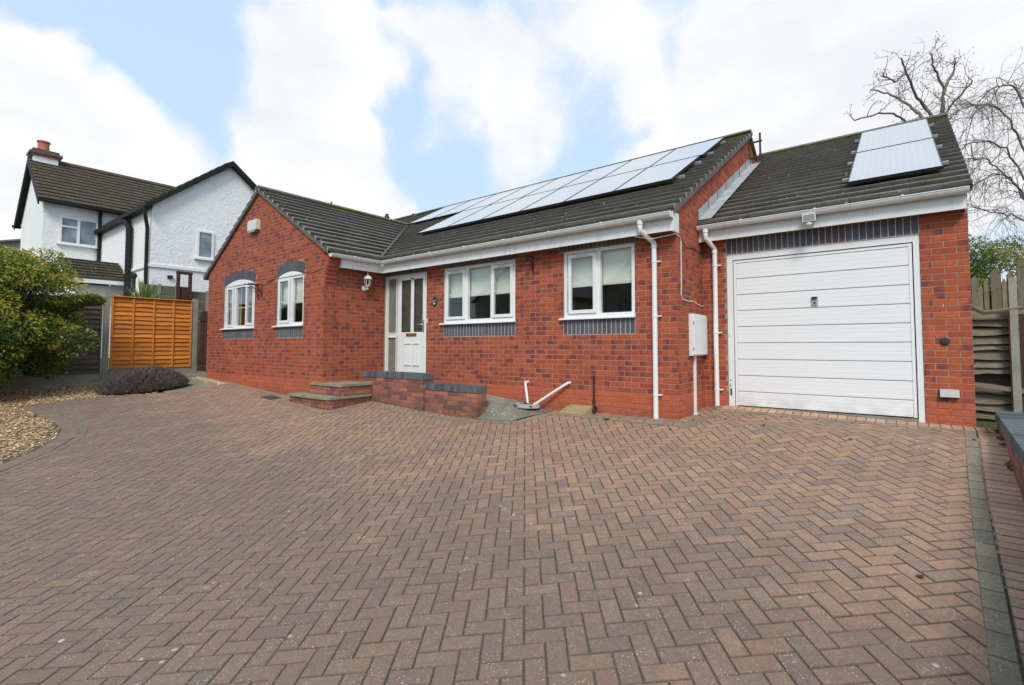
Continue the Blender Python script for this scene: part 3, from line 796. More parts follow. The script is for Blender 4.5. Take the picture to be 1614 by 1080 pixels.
holes_main = [(-6.33, -5.015, -.03, 2.12), (-4.52, -2.78, 1.05, 2.12), (-1.81, -.61, 1.05, 2.12)]
F_MAIN = wall_frame((0, 0, 0), (1, 0, 0), (0, -1, 0))
w_main = wall_slab('front_wall', F_MAIN, LX + .001, -.0015, -.6, 2.45, holes_main)
sold_main = [(-4.52, -2.78, .825, 1.05), (-1.81, -.61, .825, 1.05), (-6.33, -5.015, 2.12, 2.34), (-4.6, -2.7, 2.12, 2.34), (-1.89, -.53, 2.12, 2.34)]
bricks(w_main, F_MAIN, -.45, 2.40, (LX + .004, .0035), holes_main + sold_main, phase=-.2275 + .0125)
F_GAB = wall_frame((0, PY, 0), (1, 0, 0), (0, -1, 0))
holes_gab = [(-10.90, -9.25, 1.05, 2.09), (-8.20, -7.10, 1.05, 2.09)]
gl_, gr_ = WX, LX
def gab_z(x): return MZ0 - .05 + PITCH * (GEX - GRX - abs(x - GRX))
w_gab = wall_slab('gable_wall', F_GAB, WX, LX - .0015, -.6, 2.3, holes_gab, gable=[(WX, 2.3), (LX, 2.3), (LX, gab_z(LX)), (GRX, gab_z(GRX)), (WX, gab_z(WX))])
def arch(xa, xb, zs_, rise):
    """circle through springing points; returns centre x, z, radius"""
    c = (xb - xa) / 2; r = (c * c + rise * rise) / (2 * rise); return ((xa + xb) / 2, zs_ + rise - r, r)
ARCH = [arch(-10.90, -9.25, 2.09, .13), arch(-8.20, -7.10, 2.09, .10)]
def in_arch(x, z):
    for (cx, cz, r), (a, b_) in zip(ARCH, ((-10.90, -9.25), (-8.20, -7.10))):
        if a - .03 < x < b_ + .03 and z > 2.05 and math.hypot(x - cx, z - cz) < r + .225: return True
    return False
def gr_range(z):
    d = (gab_z(GRX) - z) / PITCH - .02
    if d < .06: return None
    return (max(WX + .002, GRX - d), min(LX + .0035, GRX + d))
bricks(w_gab, F_GAB, -.45, gab_z(GRX), gr_range, holes_gab + [(-10.90, -9.25, .825, 1.05), (-8.20, -7.10, .825, 1.05), (-10.97, -9.18, 2.05, 2.09), (-8.27, -7.03, 2.05, 2.09)], phase=LX - .215, cut=in_arch)
F_RET = wall_frame((LX, 0, 0), (0, 1, 0), (1, 0, 0))
w_ret = wall_slab('return_wall', F_RET, PY + .0018, -.001, -.6, 2.45, [])
bricks(w_ret, F_RET, -.45, 2.4, (PY + .0005, -1.127), phase=PY + .0)
bricks(w_ret, F_RET, -.45, 2.4, (-1.113, -.004), phase=PY + .2275)
F_SIDE = wall_frame((0, 0, 0), (0, 1, 0), (1, 0, 0))
def sid_z(y): return MZ0 - .05 + PITCH * (RIDY - MY0 - abs(y - RIDY))
w_side = wall_slab('side_wall', F_SIDE, .0018, 2 * RIDY, -.6, 2.3, [], gable=[(0, 2.3), (2 * RIDY, 2.3), (2 * RIDY, sid_z(2 * RIDY)), (RIDY, sid_z(RIDY)), (0, sid_z(0))])
def sd_range(z):
    d = (sid_z(RIDY) - z) / PITCH - .02
    if d < .06: return None
    return (max(.0005, RIDY - d), min(2 * RIDY, RIDY + d) if z > 2.2 else 1.06)
bricks(w_side, F_SIDE, -.45, sid_z(RIDY), sd_range, phase=.1125)
F_GAR = wall_frame((0, GY, 0), (1, 0, 0), (0, -1, 0))
holes_gar = [(.352, 2.58, -.6, 1.992)]
w_gar = wall_slab('garage_wall', F_GAR, 0.001, GX, -.6, 2.45, holes_gar)
bricks(w_gar, F_GAR, -.45, 2.40, (.004, GX - .002), holes_gar + [(.352, 2.58, 1.992, 2.215)], phase=GX - .215 - .45)
flush_bricks([M_BRICK, M_PLINTH])
# remaining outer walls (unseen sides) and back
b = MB()
b.box(WX, WX + .1, PY + .1, 8.5, -.6, 2.4); b.box(WX + .1, 0, 8.4, 8.5, -.6, 2.4); b.box(GX - .1, GX, GY + .1, 9, -.6, 2.4); b.box(0, GX - .1, 8.9, 9, -.6, 2.4)
b.build('rear_wall', M_BRICK, house)
b = MB(); b.box(WX + .1, LX - .1, PY + .1, 8.4, -.1, -.08); b.box(LX - .1, -.1, .1, 8.4, -.1, -.08); b.box(LX - .11, LX - .101, PY + .1, 1.9, -.1, 2.36); b.box(0, GX - .1, GY + .1, 8.9, -.62, -.6)
b.box(-4.75, -4.65, .1, 3.0, -.6, 2.4); b.box(WX + .1, -.1, 3.0, 3.1, -.6, 2.4); b.box(-2.4, -2.3, .1, 3.0, -.6, 2.4); b.box(WX + .1, LX - .1, 1.9, 2.0, -.6, 2.4); b.box(-8.75, -8.65, PY + .1, 1.9, -.6, 2.4)
b.box(WX + .1, LX - .1, PY + .1, 8.4, 2.36, 2.38); b.box(LX - .1, -.1, .1, 8.4, 2.36, 2.38)
b.build('interior', M_ROOM, house)
# movement joint in the return wall
b = MB(); b.box(LX - .01, LX + .0015, -1.125, -1.115, -.45, 2.3); b.build('movement_joint', M_SEAL, w_ret)

# soldiers
def soldier(b, x0, x1, y, z0, z1, m=0, n=None, proud=.004):
    n = n or round((x1 - x0) / .075); w = (x1 - x0) / n
    for i in range(n):
        c = (rb.random(), rb.random() * 1.2 - .1, .5, rb.random())
        brick_geo(b, (Vector((1, 0, 0)), Vector((0, -1, 0)), Vector((x0 + (i + .5) * w, y - proud - rb.random() * .0015, (z0 + z1) / 2))), w - .010, z1 - z0, m, c)
def soldier_row(name_parent, x0, x1, y, z0, z1, proud=.004):
    n = round((x1 - x0) / .075); w = (x1 - x0) / n
    bk = MB(); bk.box(x0 - .001, x1 + .001, y - .0015, y + .02, z0 - .008, z1 + .002); bk.build('pointing', M_SMORTAR, name_parent)
    for i in range(n):
        b = MB(); c = (rb.random(), rb.random() * 1.2 - .1, .5, rb.random())
        brick_geo(b, (Vector((1, 0, 0)), Vector((0, -1, 0)), Vector((0, 0, 0))), w - .010, z1 - z0, 0, c)
        child('soldier_brick', b.mesh('soldier_brick', M_BLUE), name_parent, Matrix.Translation((x0 + (i + .5) * w, y - proud - rb.random() * .0015, (z0 + z1) / 2)))
soldier_row(w_main, -4.52, -2.78, 0, .832, 1.045); soldier_row(w_main, -1.81, -.61, 0, .832, 1.045)
soldier_row(w_gab, -10.90, -9.25, PY, .832, 1.045); soldier_row(w_gab, -8.20, -7.10, PY, .832, 1.045)
soldier_row(w_gar, .355, 2.577, GY, 1.997, 2.212)
b = MB()
for x0, x1 in ((-6.33, -5.015), (-4.6, -2.7), (-1.89, -.53)): b.box(x0, x1, -.0015, .02, 2.12, 2.34, 1); soldier(b, x0, x1, 0, 2.128, 2.335)
b.build('lintel_course', [M_BLUE, M_MORTAR], w_main)
# gauged arches over the gable windows
for (cx, cz, r), (xa, xb) in zip(ARCH, ((-10.90, -9.25), (-8.20, -7.10))):
    a1 = math.atan2(2.09 - cz, xb - cx); a0 = math.pi - a1; n = round((xb - xa + .08) / .075)
    bk = MB(); pts = []
    for i in range(n + 1):
        a = a0 + (a1 - a0) * i / n; pts.append(a)
    for i in range(n):
        a, e = pts[i], pts[i + 1]
        bk.prism([(cx + math.cos(q) * rr, PY - .002, cz + math.sin(q) * rr) for q, rr in ((a, r), (e, r), (e, r + .222), (a, r + .222))], (0, .02, 0))
        b = MB(); da = (e - a) * .06
        q0, q1 = a + da, e - da
        P_ = [(cx + math.cos(q) * rr, PY - .0055, cz + math.sin(q) * rr) for q, rr in ((q0, r + .004), (q1, r + .004), (q1, r + .218), (q0, r + .218))]
        b.prism(P_, (0, .02, 0), 0, (rb.random(), rb.random(), .5, rb.random()))
        b.build('arch_brick', M_BLUE, w_gab)
    bk.build('pointing', M_MORTAR, w_gab)

# corbelled brick kneeler at the corner eaves
for k in range(8):
    z0 = 1.80 + k * .075; pr = .012 + .024 * k
    b = MB(); c = (rb.random(), rb.random(), .5, rb.random() * .7)
    b.box(LX - .02, LX + pr, PY + .0, PY + .225, z0 + .005, z0 + .070, 0, c)
    b.build('corbel_brick', M_BRICK, w_ret)
b = MB()
for k in range(8):
    z0 = 1.80 + k * .075; b.box(LX - .02, LX + max(.004, .012 + .024 * (k - 1)), PY + .005, PY + .220, z0 - .006, z0 + .006)
b.build('pointing', M_MORTAR, w_ret)

# ---- roofs
def clip_convex(poly, region):
    for i in range(len(region)):
        poly = clip(poly, region[i], region[(i + 1) % len(region)])
        if len(poly) < 3: return []
    return poly
tile_list = []
def roof(name, O, U, N_up, region, gauge=.258, tw=.30, parent=house, mat_=M_TILE, th=.050, slabm=True, smax=None, tiles=True, phase=0.):
    """O eave origin, U along the eave, slope vector N_up (unit, up the slope); region in (u, v) ccw"""
    O, U, Vv = Vector(O), Vector(U).normalized(), Vector(N_up).normalized(); Nn = U.cross(Vv)
    if Nn.z < 0: Nn = -Nn
    b = MB(); pts = [O + U * u + Vv * v - Nn * .012 for u, v in region]
    b.prism(pts, -Nn * .06)
    base = b.build(name, mat_, parent)
    if not tiles: return base
    vmax = max(p[1] for p in region); vmin = min(p[1] for p in region); umin = min(p[0] for p in region); umax = max(p[0] for p in region)
    rt = random.Random(hash(name) % 1000 + 5 if False else len(name) * 31)
    row = 0; v = vmin
    while v < vmax - .02:
        off = (row % 2) * tw / 2 + phase
        u = umin - tw + off
        while u < umax:
            cell = [(u + .0018, v), (u + tw - .0018, v), (u + tw - .0018, v + gauge + .012), (u + .0018, v + gauge + .012)]
            pl_ = clip_convex(cell, region)
            if len(pl_) >= 3:
                c1, c2 = rt.random(), rt.random(); dz = rt.gauss(0, .0012); hgt = (v + gauge / 2 - vmin) / (vmax - vmin)
                top = []; cs = []
                for (a, e) in pl_:
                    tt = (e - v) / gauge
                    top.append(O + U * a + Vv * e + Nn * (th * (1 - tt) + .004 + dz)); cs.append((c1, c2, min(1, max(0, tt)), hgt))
                bot = [O + U * a + Vv * e - Nn * .011 for a, e in pl_]
                n = len(pl_); ctr = sum(top, Vector()) / n; q = px(*ctr)
                area = 0
                if q[2] > 0 and -20 < q[0] < 1640 and n == 4:
                    xs_ = [px(*t_)[0] for t_ in top]; ys_ = [px(*t_)[1] for t_ in top]; 
                    area = abs(sum(xs_[i] * ys_[(i + 1) % n] - xs_[(i + 1) % n] * ys_[i] for i in range(n))) / 2
                tile_list.append((area, base, top, bot, cs, mat_))
            u += tw
        v += gauge; row += 1
    return base
def flush_tiles(limit=300):
    tile_list.sort(key=lambda r: -r[0]); bulk = {}
    for i, (area, base, top, bot, cs, mt) in enumerate(tile_list):
        n = len(top)
        fs = [tuple(range(n))] + [(k, k + n, (k + 1) % n + n, (k + 1) % n) for k in range(n)]
        if (top[1] - top[0]).cross(top[2] - top[0]).z < 0: fs = [tuple(reversed(f)) for f in fs]
        if i < limit and area > 0:
            b = MB(); c = sum(top, Vector()) / n
            b.add([p - c for p in top + bot], fs, 0, None, cs + [(q[0], q[1], .85, q[3]) for q in cs])  # lower rim set dark: painted shadow line under the tile edge
            child('roof_tile', b.mesh('roof_tile', mt), base, Matrix.Translation(c))
        else:
            if base.name not in bulk: bulk[base.name] = (base, MB(), mt)
            bulk[base.name][1].add(top + bot, fs, 0, None, cs + [(q[0], q[1], .85, q[3]) for q in cs])  # same painted shadow line on the lower rim
    for base, b, mt in bulk.values(): b.build('tiling', mt, base, stuff=True)
    tile_list.clear()
csl = 1 / math.hypot(1, PITCH); SL = Vector((0, csl, PITCH * csl)); K = 1 / csl     # slope length per horizontal metre
y277 = (GRZ - MZ0) / PITCH            # horizontal distance up the main roof where the wing ridge meets it
LW = -12.2
# main front slope: u = X, v along the slope
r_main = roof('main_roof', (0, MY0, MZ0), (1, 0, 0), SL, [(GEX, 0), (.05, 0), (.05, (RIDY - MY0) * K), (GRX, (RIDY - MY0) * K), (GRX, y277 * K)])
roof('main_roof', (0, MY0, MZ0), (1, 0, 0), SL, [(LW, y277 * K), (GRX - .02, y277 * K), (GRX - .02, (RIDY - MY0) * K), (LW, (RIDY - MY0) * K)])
roof('main_roof', (0, 2 * RIDY - MY0, MZ0), (-1, 0, 0), (0, -csl, PITCH * csl), [(-.05, 0), (-LW, 0), (-LW, (RIDY - MY0) * K), (-.05, (RIDY - MY0) * K)], tiles=False)
# wing roof: u runs along Y
VY = PY - .055
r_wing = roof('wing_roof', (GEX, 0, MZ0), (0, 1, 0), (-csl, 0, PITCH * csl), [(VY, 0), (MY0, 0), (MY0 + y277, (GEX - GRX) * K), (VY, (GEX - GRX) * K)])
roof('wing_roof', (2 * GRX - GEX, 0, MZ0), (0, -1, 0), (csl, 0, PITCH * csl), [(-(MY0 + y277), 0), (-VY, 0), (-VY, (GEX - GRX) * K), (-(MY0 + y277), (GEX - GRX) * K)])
# garage roof, its outer verge runs slightly skew with the boundary
GE_Y, GE_Z = .87, 2.445; GRY, GRZ2 = 5.25, 4.885
gs = math.hypot(GRY - GE_Y, GRZ2 - GE_Z); GSL = Vector((0, (GRY - GE_Y) / gs, (GRZ2 - GE_Z) / gs))
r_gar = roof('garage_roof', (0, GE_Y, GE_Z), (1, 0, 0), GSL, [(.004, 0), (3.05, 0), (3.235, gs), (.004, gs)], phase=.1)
roof('garage_roof', (0, 2 * GRY - GE_Y, GE_Z), (-1, 0, 0), (0, -GSL.y, GSL.z), [(-3.235, 0), (-.004, 0), (-.004, gs), (-3.235, gs)], tiles=False)
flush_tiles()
def ridge(a, b_, parent, L=.45, r=.115):
    a, b_ = Vector(a), Vector(b_); n = max(1, round((b_ - a).length / L)); d = (b_ - a) / n; side = d.normalized().cross(Vector((0, 0, 1)))
    for i in range(n):
        p = a + d * i; q = p + d * .99; m = MB(); vs = []; c = (rb.random(), rb.random(), .5, .85 + .15 * rb.random())
        N = 7
        for e, P_ in ((0, p), (1, q)):
            for k in range(N):
                t_ = math.pi * (k / (N - 1)); rr = r * (1.03 if e else 1.0)
                vs.append(P_ + side * (math.cos(t_) * rr * 1.15) + Vector((0, 0, 1)) * (math.sin(t_) * rr * .62 - r * .50))
        fs = [(k, k + 1, k + 1 + N, k + N) for k in range(N - 1)] + [tuple(range(N)), tuple(reversed(range(N, 2 * N)))]
        m.add(vs, fs, 0, c); m.build('ridge_tile', M_RIDGE, parent)
ridge((.05, RIDY, RIDZ + .06), (LW, RIDY, RIDZ + .06), r_main)
ridge((GRX, VY, GRZ + .06), (GRX, MY0 + y277 + .1, GRZ + .06), r_wing)
ridge((.01, GRY, GRZ2 + .06), (3.24, GRY, GRZ2 + .06), r_gar)
# valley gutters
b = MB()
va = Vector((GEX, MY0, MZ0 + .02)); vb = Vector((GRX, MY0 + y277, GRZ + .02))
b.add([va + Vector((-.045, -.0, .075)), va + Vector((0, .045, .075)), vb + Vector((0, .045, .05)), vb + Vector((-.045, 0, .05)), va + Vector((0, 0, .035)), vb + Vector((0, 0, .01))],
      [(0, 4, 5, 3), (4, 1, 2, 5)])
b.build('valley', M_VERGE, r_main)
# verges: undercloak, mortar and clips
def verge(name, a, b_, inward, parent, clips=True, L=.258):
    a, b_, inward = Vector(a), Vector(b_), Vector(inward).normalized(); d = (b_ - a).normalized(); nrm = d.cross(inward)
    if nrm.z < 0: nrm = -nrm
    m = MB(); m.obox(a - nrm * .045, b_ - a, inward * .05, nrm * .045); m.build(name, M_VERGE, parent)
    if clips:
        m = MB(); n = int((b_ - a).length / L)
        for i in range(n + 1):
            p = a + d * (i * L + .02)
            m.obox(p - inward * .006 - nrm * .02, d * .022, inward * .004, nrm * .065)
            m.obox(p - inward * .006 + nrm * .041, d * .022, inward * .06, nrm * .004)
        m.build('verge_clips', M_ALU, parent, stuff=True)
verge('verge', (GEX, VY - .001, MZ0), (GRX, VY - .001, GRZ), (0, 1, 0), r_wing)
verge('verge', (2 * GRX - GEX, VY - .001, MZ0), (GRX, VY - .001, GRZ), (0, 1, 0), r_wing)
verge('verge', (.051, MY0, MZ0), (.051, RIDY, RIDZ), (-1, 0, 0), r_main)
verge('verge', (3.052, GE_Y, GE_Z), (3.237, GRY, GRZ2), (-1, 0, 0), r_gar, clips=False)
# lead flashing where the garage roof meets the side wall
fl = MB(); nseg = 7
for i in range(nseg):
    y0 = GE_Y + (GRY - .9 - GE_Y) * i / nseg; y1 = GE_Y + (GRY - .9 - GE_Y) * (i + 1) / nseg + .03; z0 = GE_Z + GSL.z / GSL.y * (y0 - GE_Y); z1 = GE_Z + GSL.z / GSL.y * (y1 - GE_Y)
    lift = .074 + .003 * (i % 2)
    fl.prism([(.008, y0, z0 + lift), (.20, y0, z0 + lift), (.20, y1, z1 + lift), (.008, y1, z1 + lift)], (0, 0, .004))
    fl.prism([(.014, y0, z0 + lift), (.014, y1, z1 + lift), (.014, y1, z1 + lift + .15), (.014, y0, z0 + lift + .15)], (.004, 0, 0))
fl.build('flashing', M_LEAD, house)
# ---- eaves: fascia, soffit, gutters
FB, FT = 2.155, 2.41
b = MB()
b.box(GEX - .02, .03, -.21, -.195, FB, FT); b.box(GEX - .02, .028, -.195, -.004, 2.200, 2.206); b.build('fascia', M_FASC, house)
b = MB(); b.box(GEX - .035, GEX - .02, PY + .235, -.211, FB, FT); b.box(LX + .004, GEX - .0355, PY + .24, -.2, 2.195, 2.201); b.box(LX + .004, GEX - .036, PY + .235, PY + .2385, FB, FT); b.build('fascia', M_FASC, house)
b = MB(); b.box(-.0, .034, -.2115, -.0, FB - .002, FB + .004); b.box(.0305, .034, -.2115, .0, FB + .004, FT); b.build('box_end', M_PVC, house)
b = MB(); b.box(.006, 2.99, .90, .915, 2.192, 2.42); b.box(.006, 2.99, .915, GY - .004, 2.222, 2.227); b.build('fascia', M_FASC, house)
b = MB(); b.box(2.9905, 2.996, .90, GY + .02, 2.19, 2.42); b.build('box_end', M_PVC, house)
def gutter(a, b_, parent=house, r=.056, mat_=M_FASC, brk=.9, nm='gutter'):
    a, b_ = Vector(a), Vector(b_); d = (b_ - a).normalized(); side = d.cross(Vector((0, 0, 1)))
    m = MB(); N = 9; rings = []
    prof = []
    for k in range(N): t_ = math.pi + math.pi * k / (N - 1); prof.append((math.cos(t_) * r, math.sin(t_) * r * 1.05))
    prof = [(-r - .006, .006), (-r - .006, -.004)] + prof + [(r + .006, -.004), (r + .006, .006), (r - .004, .006)]
    inner = [(x * .93, z + .003) for x, z in reversed(prof[2:-3])]
    allp = prof + inner
    vs = [P_ + side * x + Vector((0, 0, z)) for P_ in (a, b_) for x, z in allp]; n = len(allp)
    fs = [(i, (i + 1) % n, (i + 1) % n + n, i + n) for i in range(n)]
    m.add(vs, fs)
    for P_ in (a, b_):
        m.add([P_ + side * x + Vector((0, 0, z)) for x, z in prof[2:-3]], [tuple(range(N))])
    g = m.build(nm, mat_, parent)
    L = (b_ - a).length; k = 1
    while k * brk < L:
        p = a + d * (k * brk - .3); q = p + d * .03; mm = MB()
        for P0, P1 in ((p, q),):
            vs = [P_ + side * x * 1.10 + Vector((0, 0, z * 1.10)) for P_ in (P0, P1) for x, z in prof]; n = len(prof)
            mm.add(vs, [(i, i + 1, i + 1 + n, i + n) for i in range(n - 1)] + [tuple(range(n)), tuple(reversed(range(n, 2 * n)))])
        mm.obox(p + Vector((0, 0, .004)) - side * .062, d * .03, side * .124, (0, 0, .012))
        mm.build('gutter_bracket', mat_, g); k += 1
    return g
GZ = 2.375
gutter((GEX + .045, -.275, GZ), (.035, -.275, GZ)); gutter((GEX + .045, -.275, GZ), (GEX + .045, PY - .04, GZ)); gutter((.012, .835, 2.405), (3.015, .835, 2.405))
b = MB(); b.box(.0355, .041, -.335, -.213, 2.31, 2.385); b.build('gutter_stop', M_FASC, house)
def downpipe(x, yw, zt, yg, zb, clips, x0=None, r=.034):
    x0 = x if x0 is None else x0
    m = MB(); m.tube([(x0, yg, zt), (x0, yg, zt - .10), (x0, yg + .004, zt - .13), (x, yw - .050, zt - .27), (x, yw - .045, zt - .31), (x, yw - .045, zb)], r, 14)
    p = m.build('downpipe', M_PVC, house, smooth=False)
    m = MB(); m.tube([(x0, yg, zt + .02), (x0, yg, zt - .05)], r * 1.25, 14); m.build('pipe_socket', M_PVC, p)
    m = MB(); m.tube([(x, yw - .045, zt - .34), (x, yw - .045, zt - .28)], r * 1.18, 14); m.build('pipe_socket', M_PVC, p)
    for z in clips:
        m = MB(); m.tube([(x, yw - .045, z - .012), (x, yw - .045, z + .012)], r * 1.15, 14); m.box(x - .012, x + .085, yw - .045, yw - .037, z - .009, z + .009); m.box(x + .055, x + .085, yw - .04, yw, z - .009, z + .009); m.build('pipe_clip', M_PVC, p)
downpipe(-.300, 0, 2.33, -.272, G(-.3, -.05) + .005, (1.80, 1.06, .0), x0=-.40)
downpipe(.200, GY, 2.36, .835, G(.2, 1.0) + .005, (1.84, .85, .02), x0=.125)

# ---- windows
def frame_rect(b, x0, x1, z0, z1, y0, y1, w, m=0):
    b.box(x0, x1, y0, y1, z1 - w, z1, m); b.box(x0, x1, y0, y1, z0, z0 + w, m); b.box(x0, x0 + w, y0, y1, z0 + w, z1 - w, m); b.box(x1 - w, x1, y0, y1, z0 + w, z1 - w, m)
def window(y, x0, x1, z0, z1, mull, lights, sill, inner='blind', bar=None, parent=house, archr=None, vents=()):
    """lights: (gx0,gx1,gz0,gz1,sash?)"""
    wnd = MB(); fy0, fy1 = y + .012, y + .075
    frame_rect(wnd, x0, x1, z0, z1, fy0, fy1, .05)
    for m_ in mull: wnd.box(m_ - .033, m_ + .033, fy0 + .001, fy1, z0 + .05, z1 - .05)
    wo = wnd.build('window', M_PVC, parent)
    for (a, c, e, f_, sash) in lights:
        if sash:
            b = MB(); w = .052
            frame_rect(b, a - w, c + w, e - w, f_ + w, y - .008, y + .03, w); sb = b.build('sash', M_PVC, wo)
            b = MB(); frame_rect(b, a - w - .004, c + w + .004, e - w - .004, f_ + w + .004, y + .0285, y + .0335, w * .5); b.build('seal', M_GREYP, wo)
        gy = y + (.012 if sash else .045)
        b = MB(); b.box(a - .006, c + .006, gy, gy + .004, e - .006, f_ + .006); b.build('pane', M_GLASS, wo)
        b = MB(); frame_rect(b, a - .001, c + .001, e - .001, f_ + .001, gy - .003, gy - .0005, .005); b.build('glazing_gasket', M_RUBBER, wo)
        if bar:
            b = MB(); b.box(a, c, gy + .0045, gy + .014, bar - .011, bar + .011); b.build('glazing_bar', M_PVC, wo)
    if inner == 'blind':
        zb_ = (bar or 1.6) - .02
        b = MB(); b.box(x0 - .05, x1 + .05, y + .105, y + .108, zb_, z1 + .05); b.build('blind', M_BLIND, wo)
        b = MB(); b.box(x0 - .05, x1 + .05, y + .101, y + .114, zb_ - .018, zb_); b.build('blind_bar', M_BLIND, wo)
    elif inner == 'curtain':
        for (ca, cc) in ((x0 - .1, x0 + .62), (x1 - .80, x1 + .1)):
            b = MB(); n = 60; xs_ = fr(ca, cc, n)
            vs_ = [(x, y + .14 + .016 * math.sin(i * 1.1), z) for z in (z0 - .04, z1 + .05) for i, x in enumerate(xs_)]
            b.add(vs_, [(i, i + 1, i + n + 2, i + n + 1) for i in range(n)]); b.build('curtain', M_CURT, wo)
    for (a, c, z) in vents:
        b = MB(); b.box(a, c, y - .022, y - .009, z - .010, z + .010); b.build('trickle_vent', M_PVC, wo)
        b = MB(); b.box(a + .015, c - .015, y - .0235, y - .0225, z - .004, z + .002); b.build('vent_slot', M_GREYP, wo)
    b = MB(); b.prism([(sill[0], y - .055, 1.055), (sill[0], y - .055, 1.072), (sill[0], y - .02, 1.086), (sill[0], y + .012, 1.092), (sill[0], y + .012, 1.055)], (sill[1] - sill[0], 0, 0)); b.build('sill', M_PVC, wo)
    # reveal box edges inside
    b = MB(); b.box(x0 - .0, x1 + .0, y + .076, y + .1, z0 - .03, z0 - .001); b.build('inner_sill', M_PVC, wo)
    return wo
window(0, -4.515, -2.785, 1.092, 2.117, (-3.93, -3.315), [(-4.40, -4.015, 1.20, 2.0, 1), (-3.87, -3.375, 1.16, 2.045, 0), (-3.25, -2.885, 1.20, 2.0, 1)], (-4.60, -2.765), bar=1.60, vents=((-4.32, -4.10, 2.026), (-3.17, -2.96, 2.026)))
window(0, -1.805, -.615, 1.092, 2.117, (-1.20,), [(-1.665, -1.285, 1.20, 2.0, 1), (-1.145, -.668, 1.155, 2.06, 0)], (-1.87, -.60), bar=1.60, vents=((-1.58, -1.35, 2.026),))
wg1 = window(PY, -10.895, -9.255, 1.092, 2.09, (-10.30, -9.72), [(-10.70, -10.43, 1.17, 2.02, 1), (-10.23, -9.78, 1.13, 2.03, 0), (-9.64, -9.345, 1.19, 2.02, 1)], (-11.0, -9.23), 'curtain', bar=1.56)
wg2 = window(PY, -8.195, -7.105, 1.092, 2.09, (-7.61,), [(-8.08, -7.72, 1.19, 2.01, 1), (-7.54, -7.16, 1.135, 2.03, 0)], (-8.30, -7.09), 'blind', bar=1.575)
for wo, (cx, cz, r), (xa, xb) in zip((wg1, wg2), ARCH, ((-10.895, -9.255), (-8.195, -7.105))):
    b = MB(); pts = [(xb, PY - .003, 2.0915), (xa, PY - .003, 2.0915)] + [(cx + math.cos(a) * (r - .004), PY - .003, cz + math.sin(a) * (r - .004)) for a in [math.atan2(2.0915 - cz, xa - cx) + (math.atan2(2.0915 - cz, xb - cx) - math.atan2(2.0915 - cz, xa - cx)) * k / 14 for k in range(15)]]
    b.prism(pts, (0, .05, 0)); b.build('arch_infill', M_PVC, wo)
    b = MB(); b.box(xa + .1, xb - .1, PY - .0, PY + .018, 2.092, 2.112); b.build('head_trim', M_PVC, wo)

# ---- front door
b = MB(); frame_rect(b, -6.328, -5.017, -.02, 2.115, .012, .08, .045); b.box(-5.915, -5.845, .013, .08, .03, 2.07); b.box(-6.283, -5.915, .014, .08, .85, .93)
dr = b.build('door_frame', M_PVC, house)
b = MB(); frame_rect(b, -5.842, -5.064, .035, 2.068, -.006, .045, .05); dl = b.build('door', M_PVC, house)
b = MB(); x0, x1, z0, z1 = -5.792, -5.114, .085, 2.018
b.box(x0, x1, -.003, .04, z0, .935); b.box(x0, x0 + .02, -.003, .04, .935, z1); b.box(x1 - .0, x1 + .0005, -.003, .04, .935, z1); b.box(-5.482, -5.385, -.003, .04, .935, z1); b.box(x0, x1, -.003, .04, 1.992, z1); b.build('door_leaf', M_PVC, dl)
for a, c in ((-5.772, -5.482), (-5.385, -5.114)):
    b = MB(); b.box(a - .002, c + .002, .015, .022, .933, 1.994); b.build('pane', M_OBSC, dl)
    b = MB(); frame_rect(b, a, c, .935, 1.992, -.001, .014, .010); b.build('glazing_gasket', M_RUBBER, dl)
for a, c in ((-5.668, -5.46), (-5.40, -5.20)):
    b = MB()
    for e, f_ in ((.70, .73), (.27, .30)): b.box(a, c, -.022, -.0035, e, f_)
    for q0, q1 in ((a + .03, a + .055), (c - .055, c - .03)): b.box(q0, q1, -.012, -.0035, .302, .698)
    b.box(a + .075, c - .075, -.009, -.0035, .33, .67)
    b.build('moulded_panel', M_PVC, dl)
b = MB(); b.box(-5.61, -5.295, -.018, -.0035, .857, .912); b.box(-5.585, -5.32, -.022, -.0185, .870, .900); b.build('letterbox', M_BRASS, dl)
b = MB(); b.box(-5.093, -5.067, -.018, -.007, .93, 1.16); b.tube([(-5.08, -.012, 1.08), (-5.08, -.055, 1.08), (-5.09, -.062, 1.08), (-5.21, -.060, 1.085)], .009, 8); b.build('handle', M_CHROME, dl)
for e, f_ in ((.095, .85), (.93, 2.068)):
    b = MB(); b.box(-6.245, -5.965, .035, .041, e - .004, f_ + .004); b.build('pane', M_OBSL, dr)
    b = MB(); frame_rect(b, -6.262, -5.945, e - .017 if e > .5 else e - .03, f_ + .001 if e > .5 else f_, .005, .034, .018); b.build('bead', M_PVC, dr)
b = MB(); b.box(-5.86, -5.05, -.05, .012, -.02, .012); b.build('threshold', M_ALU, dr)
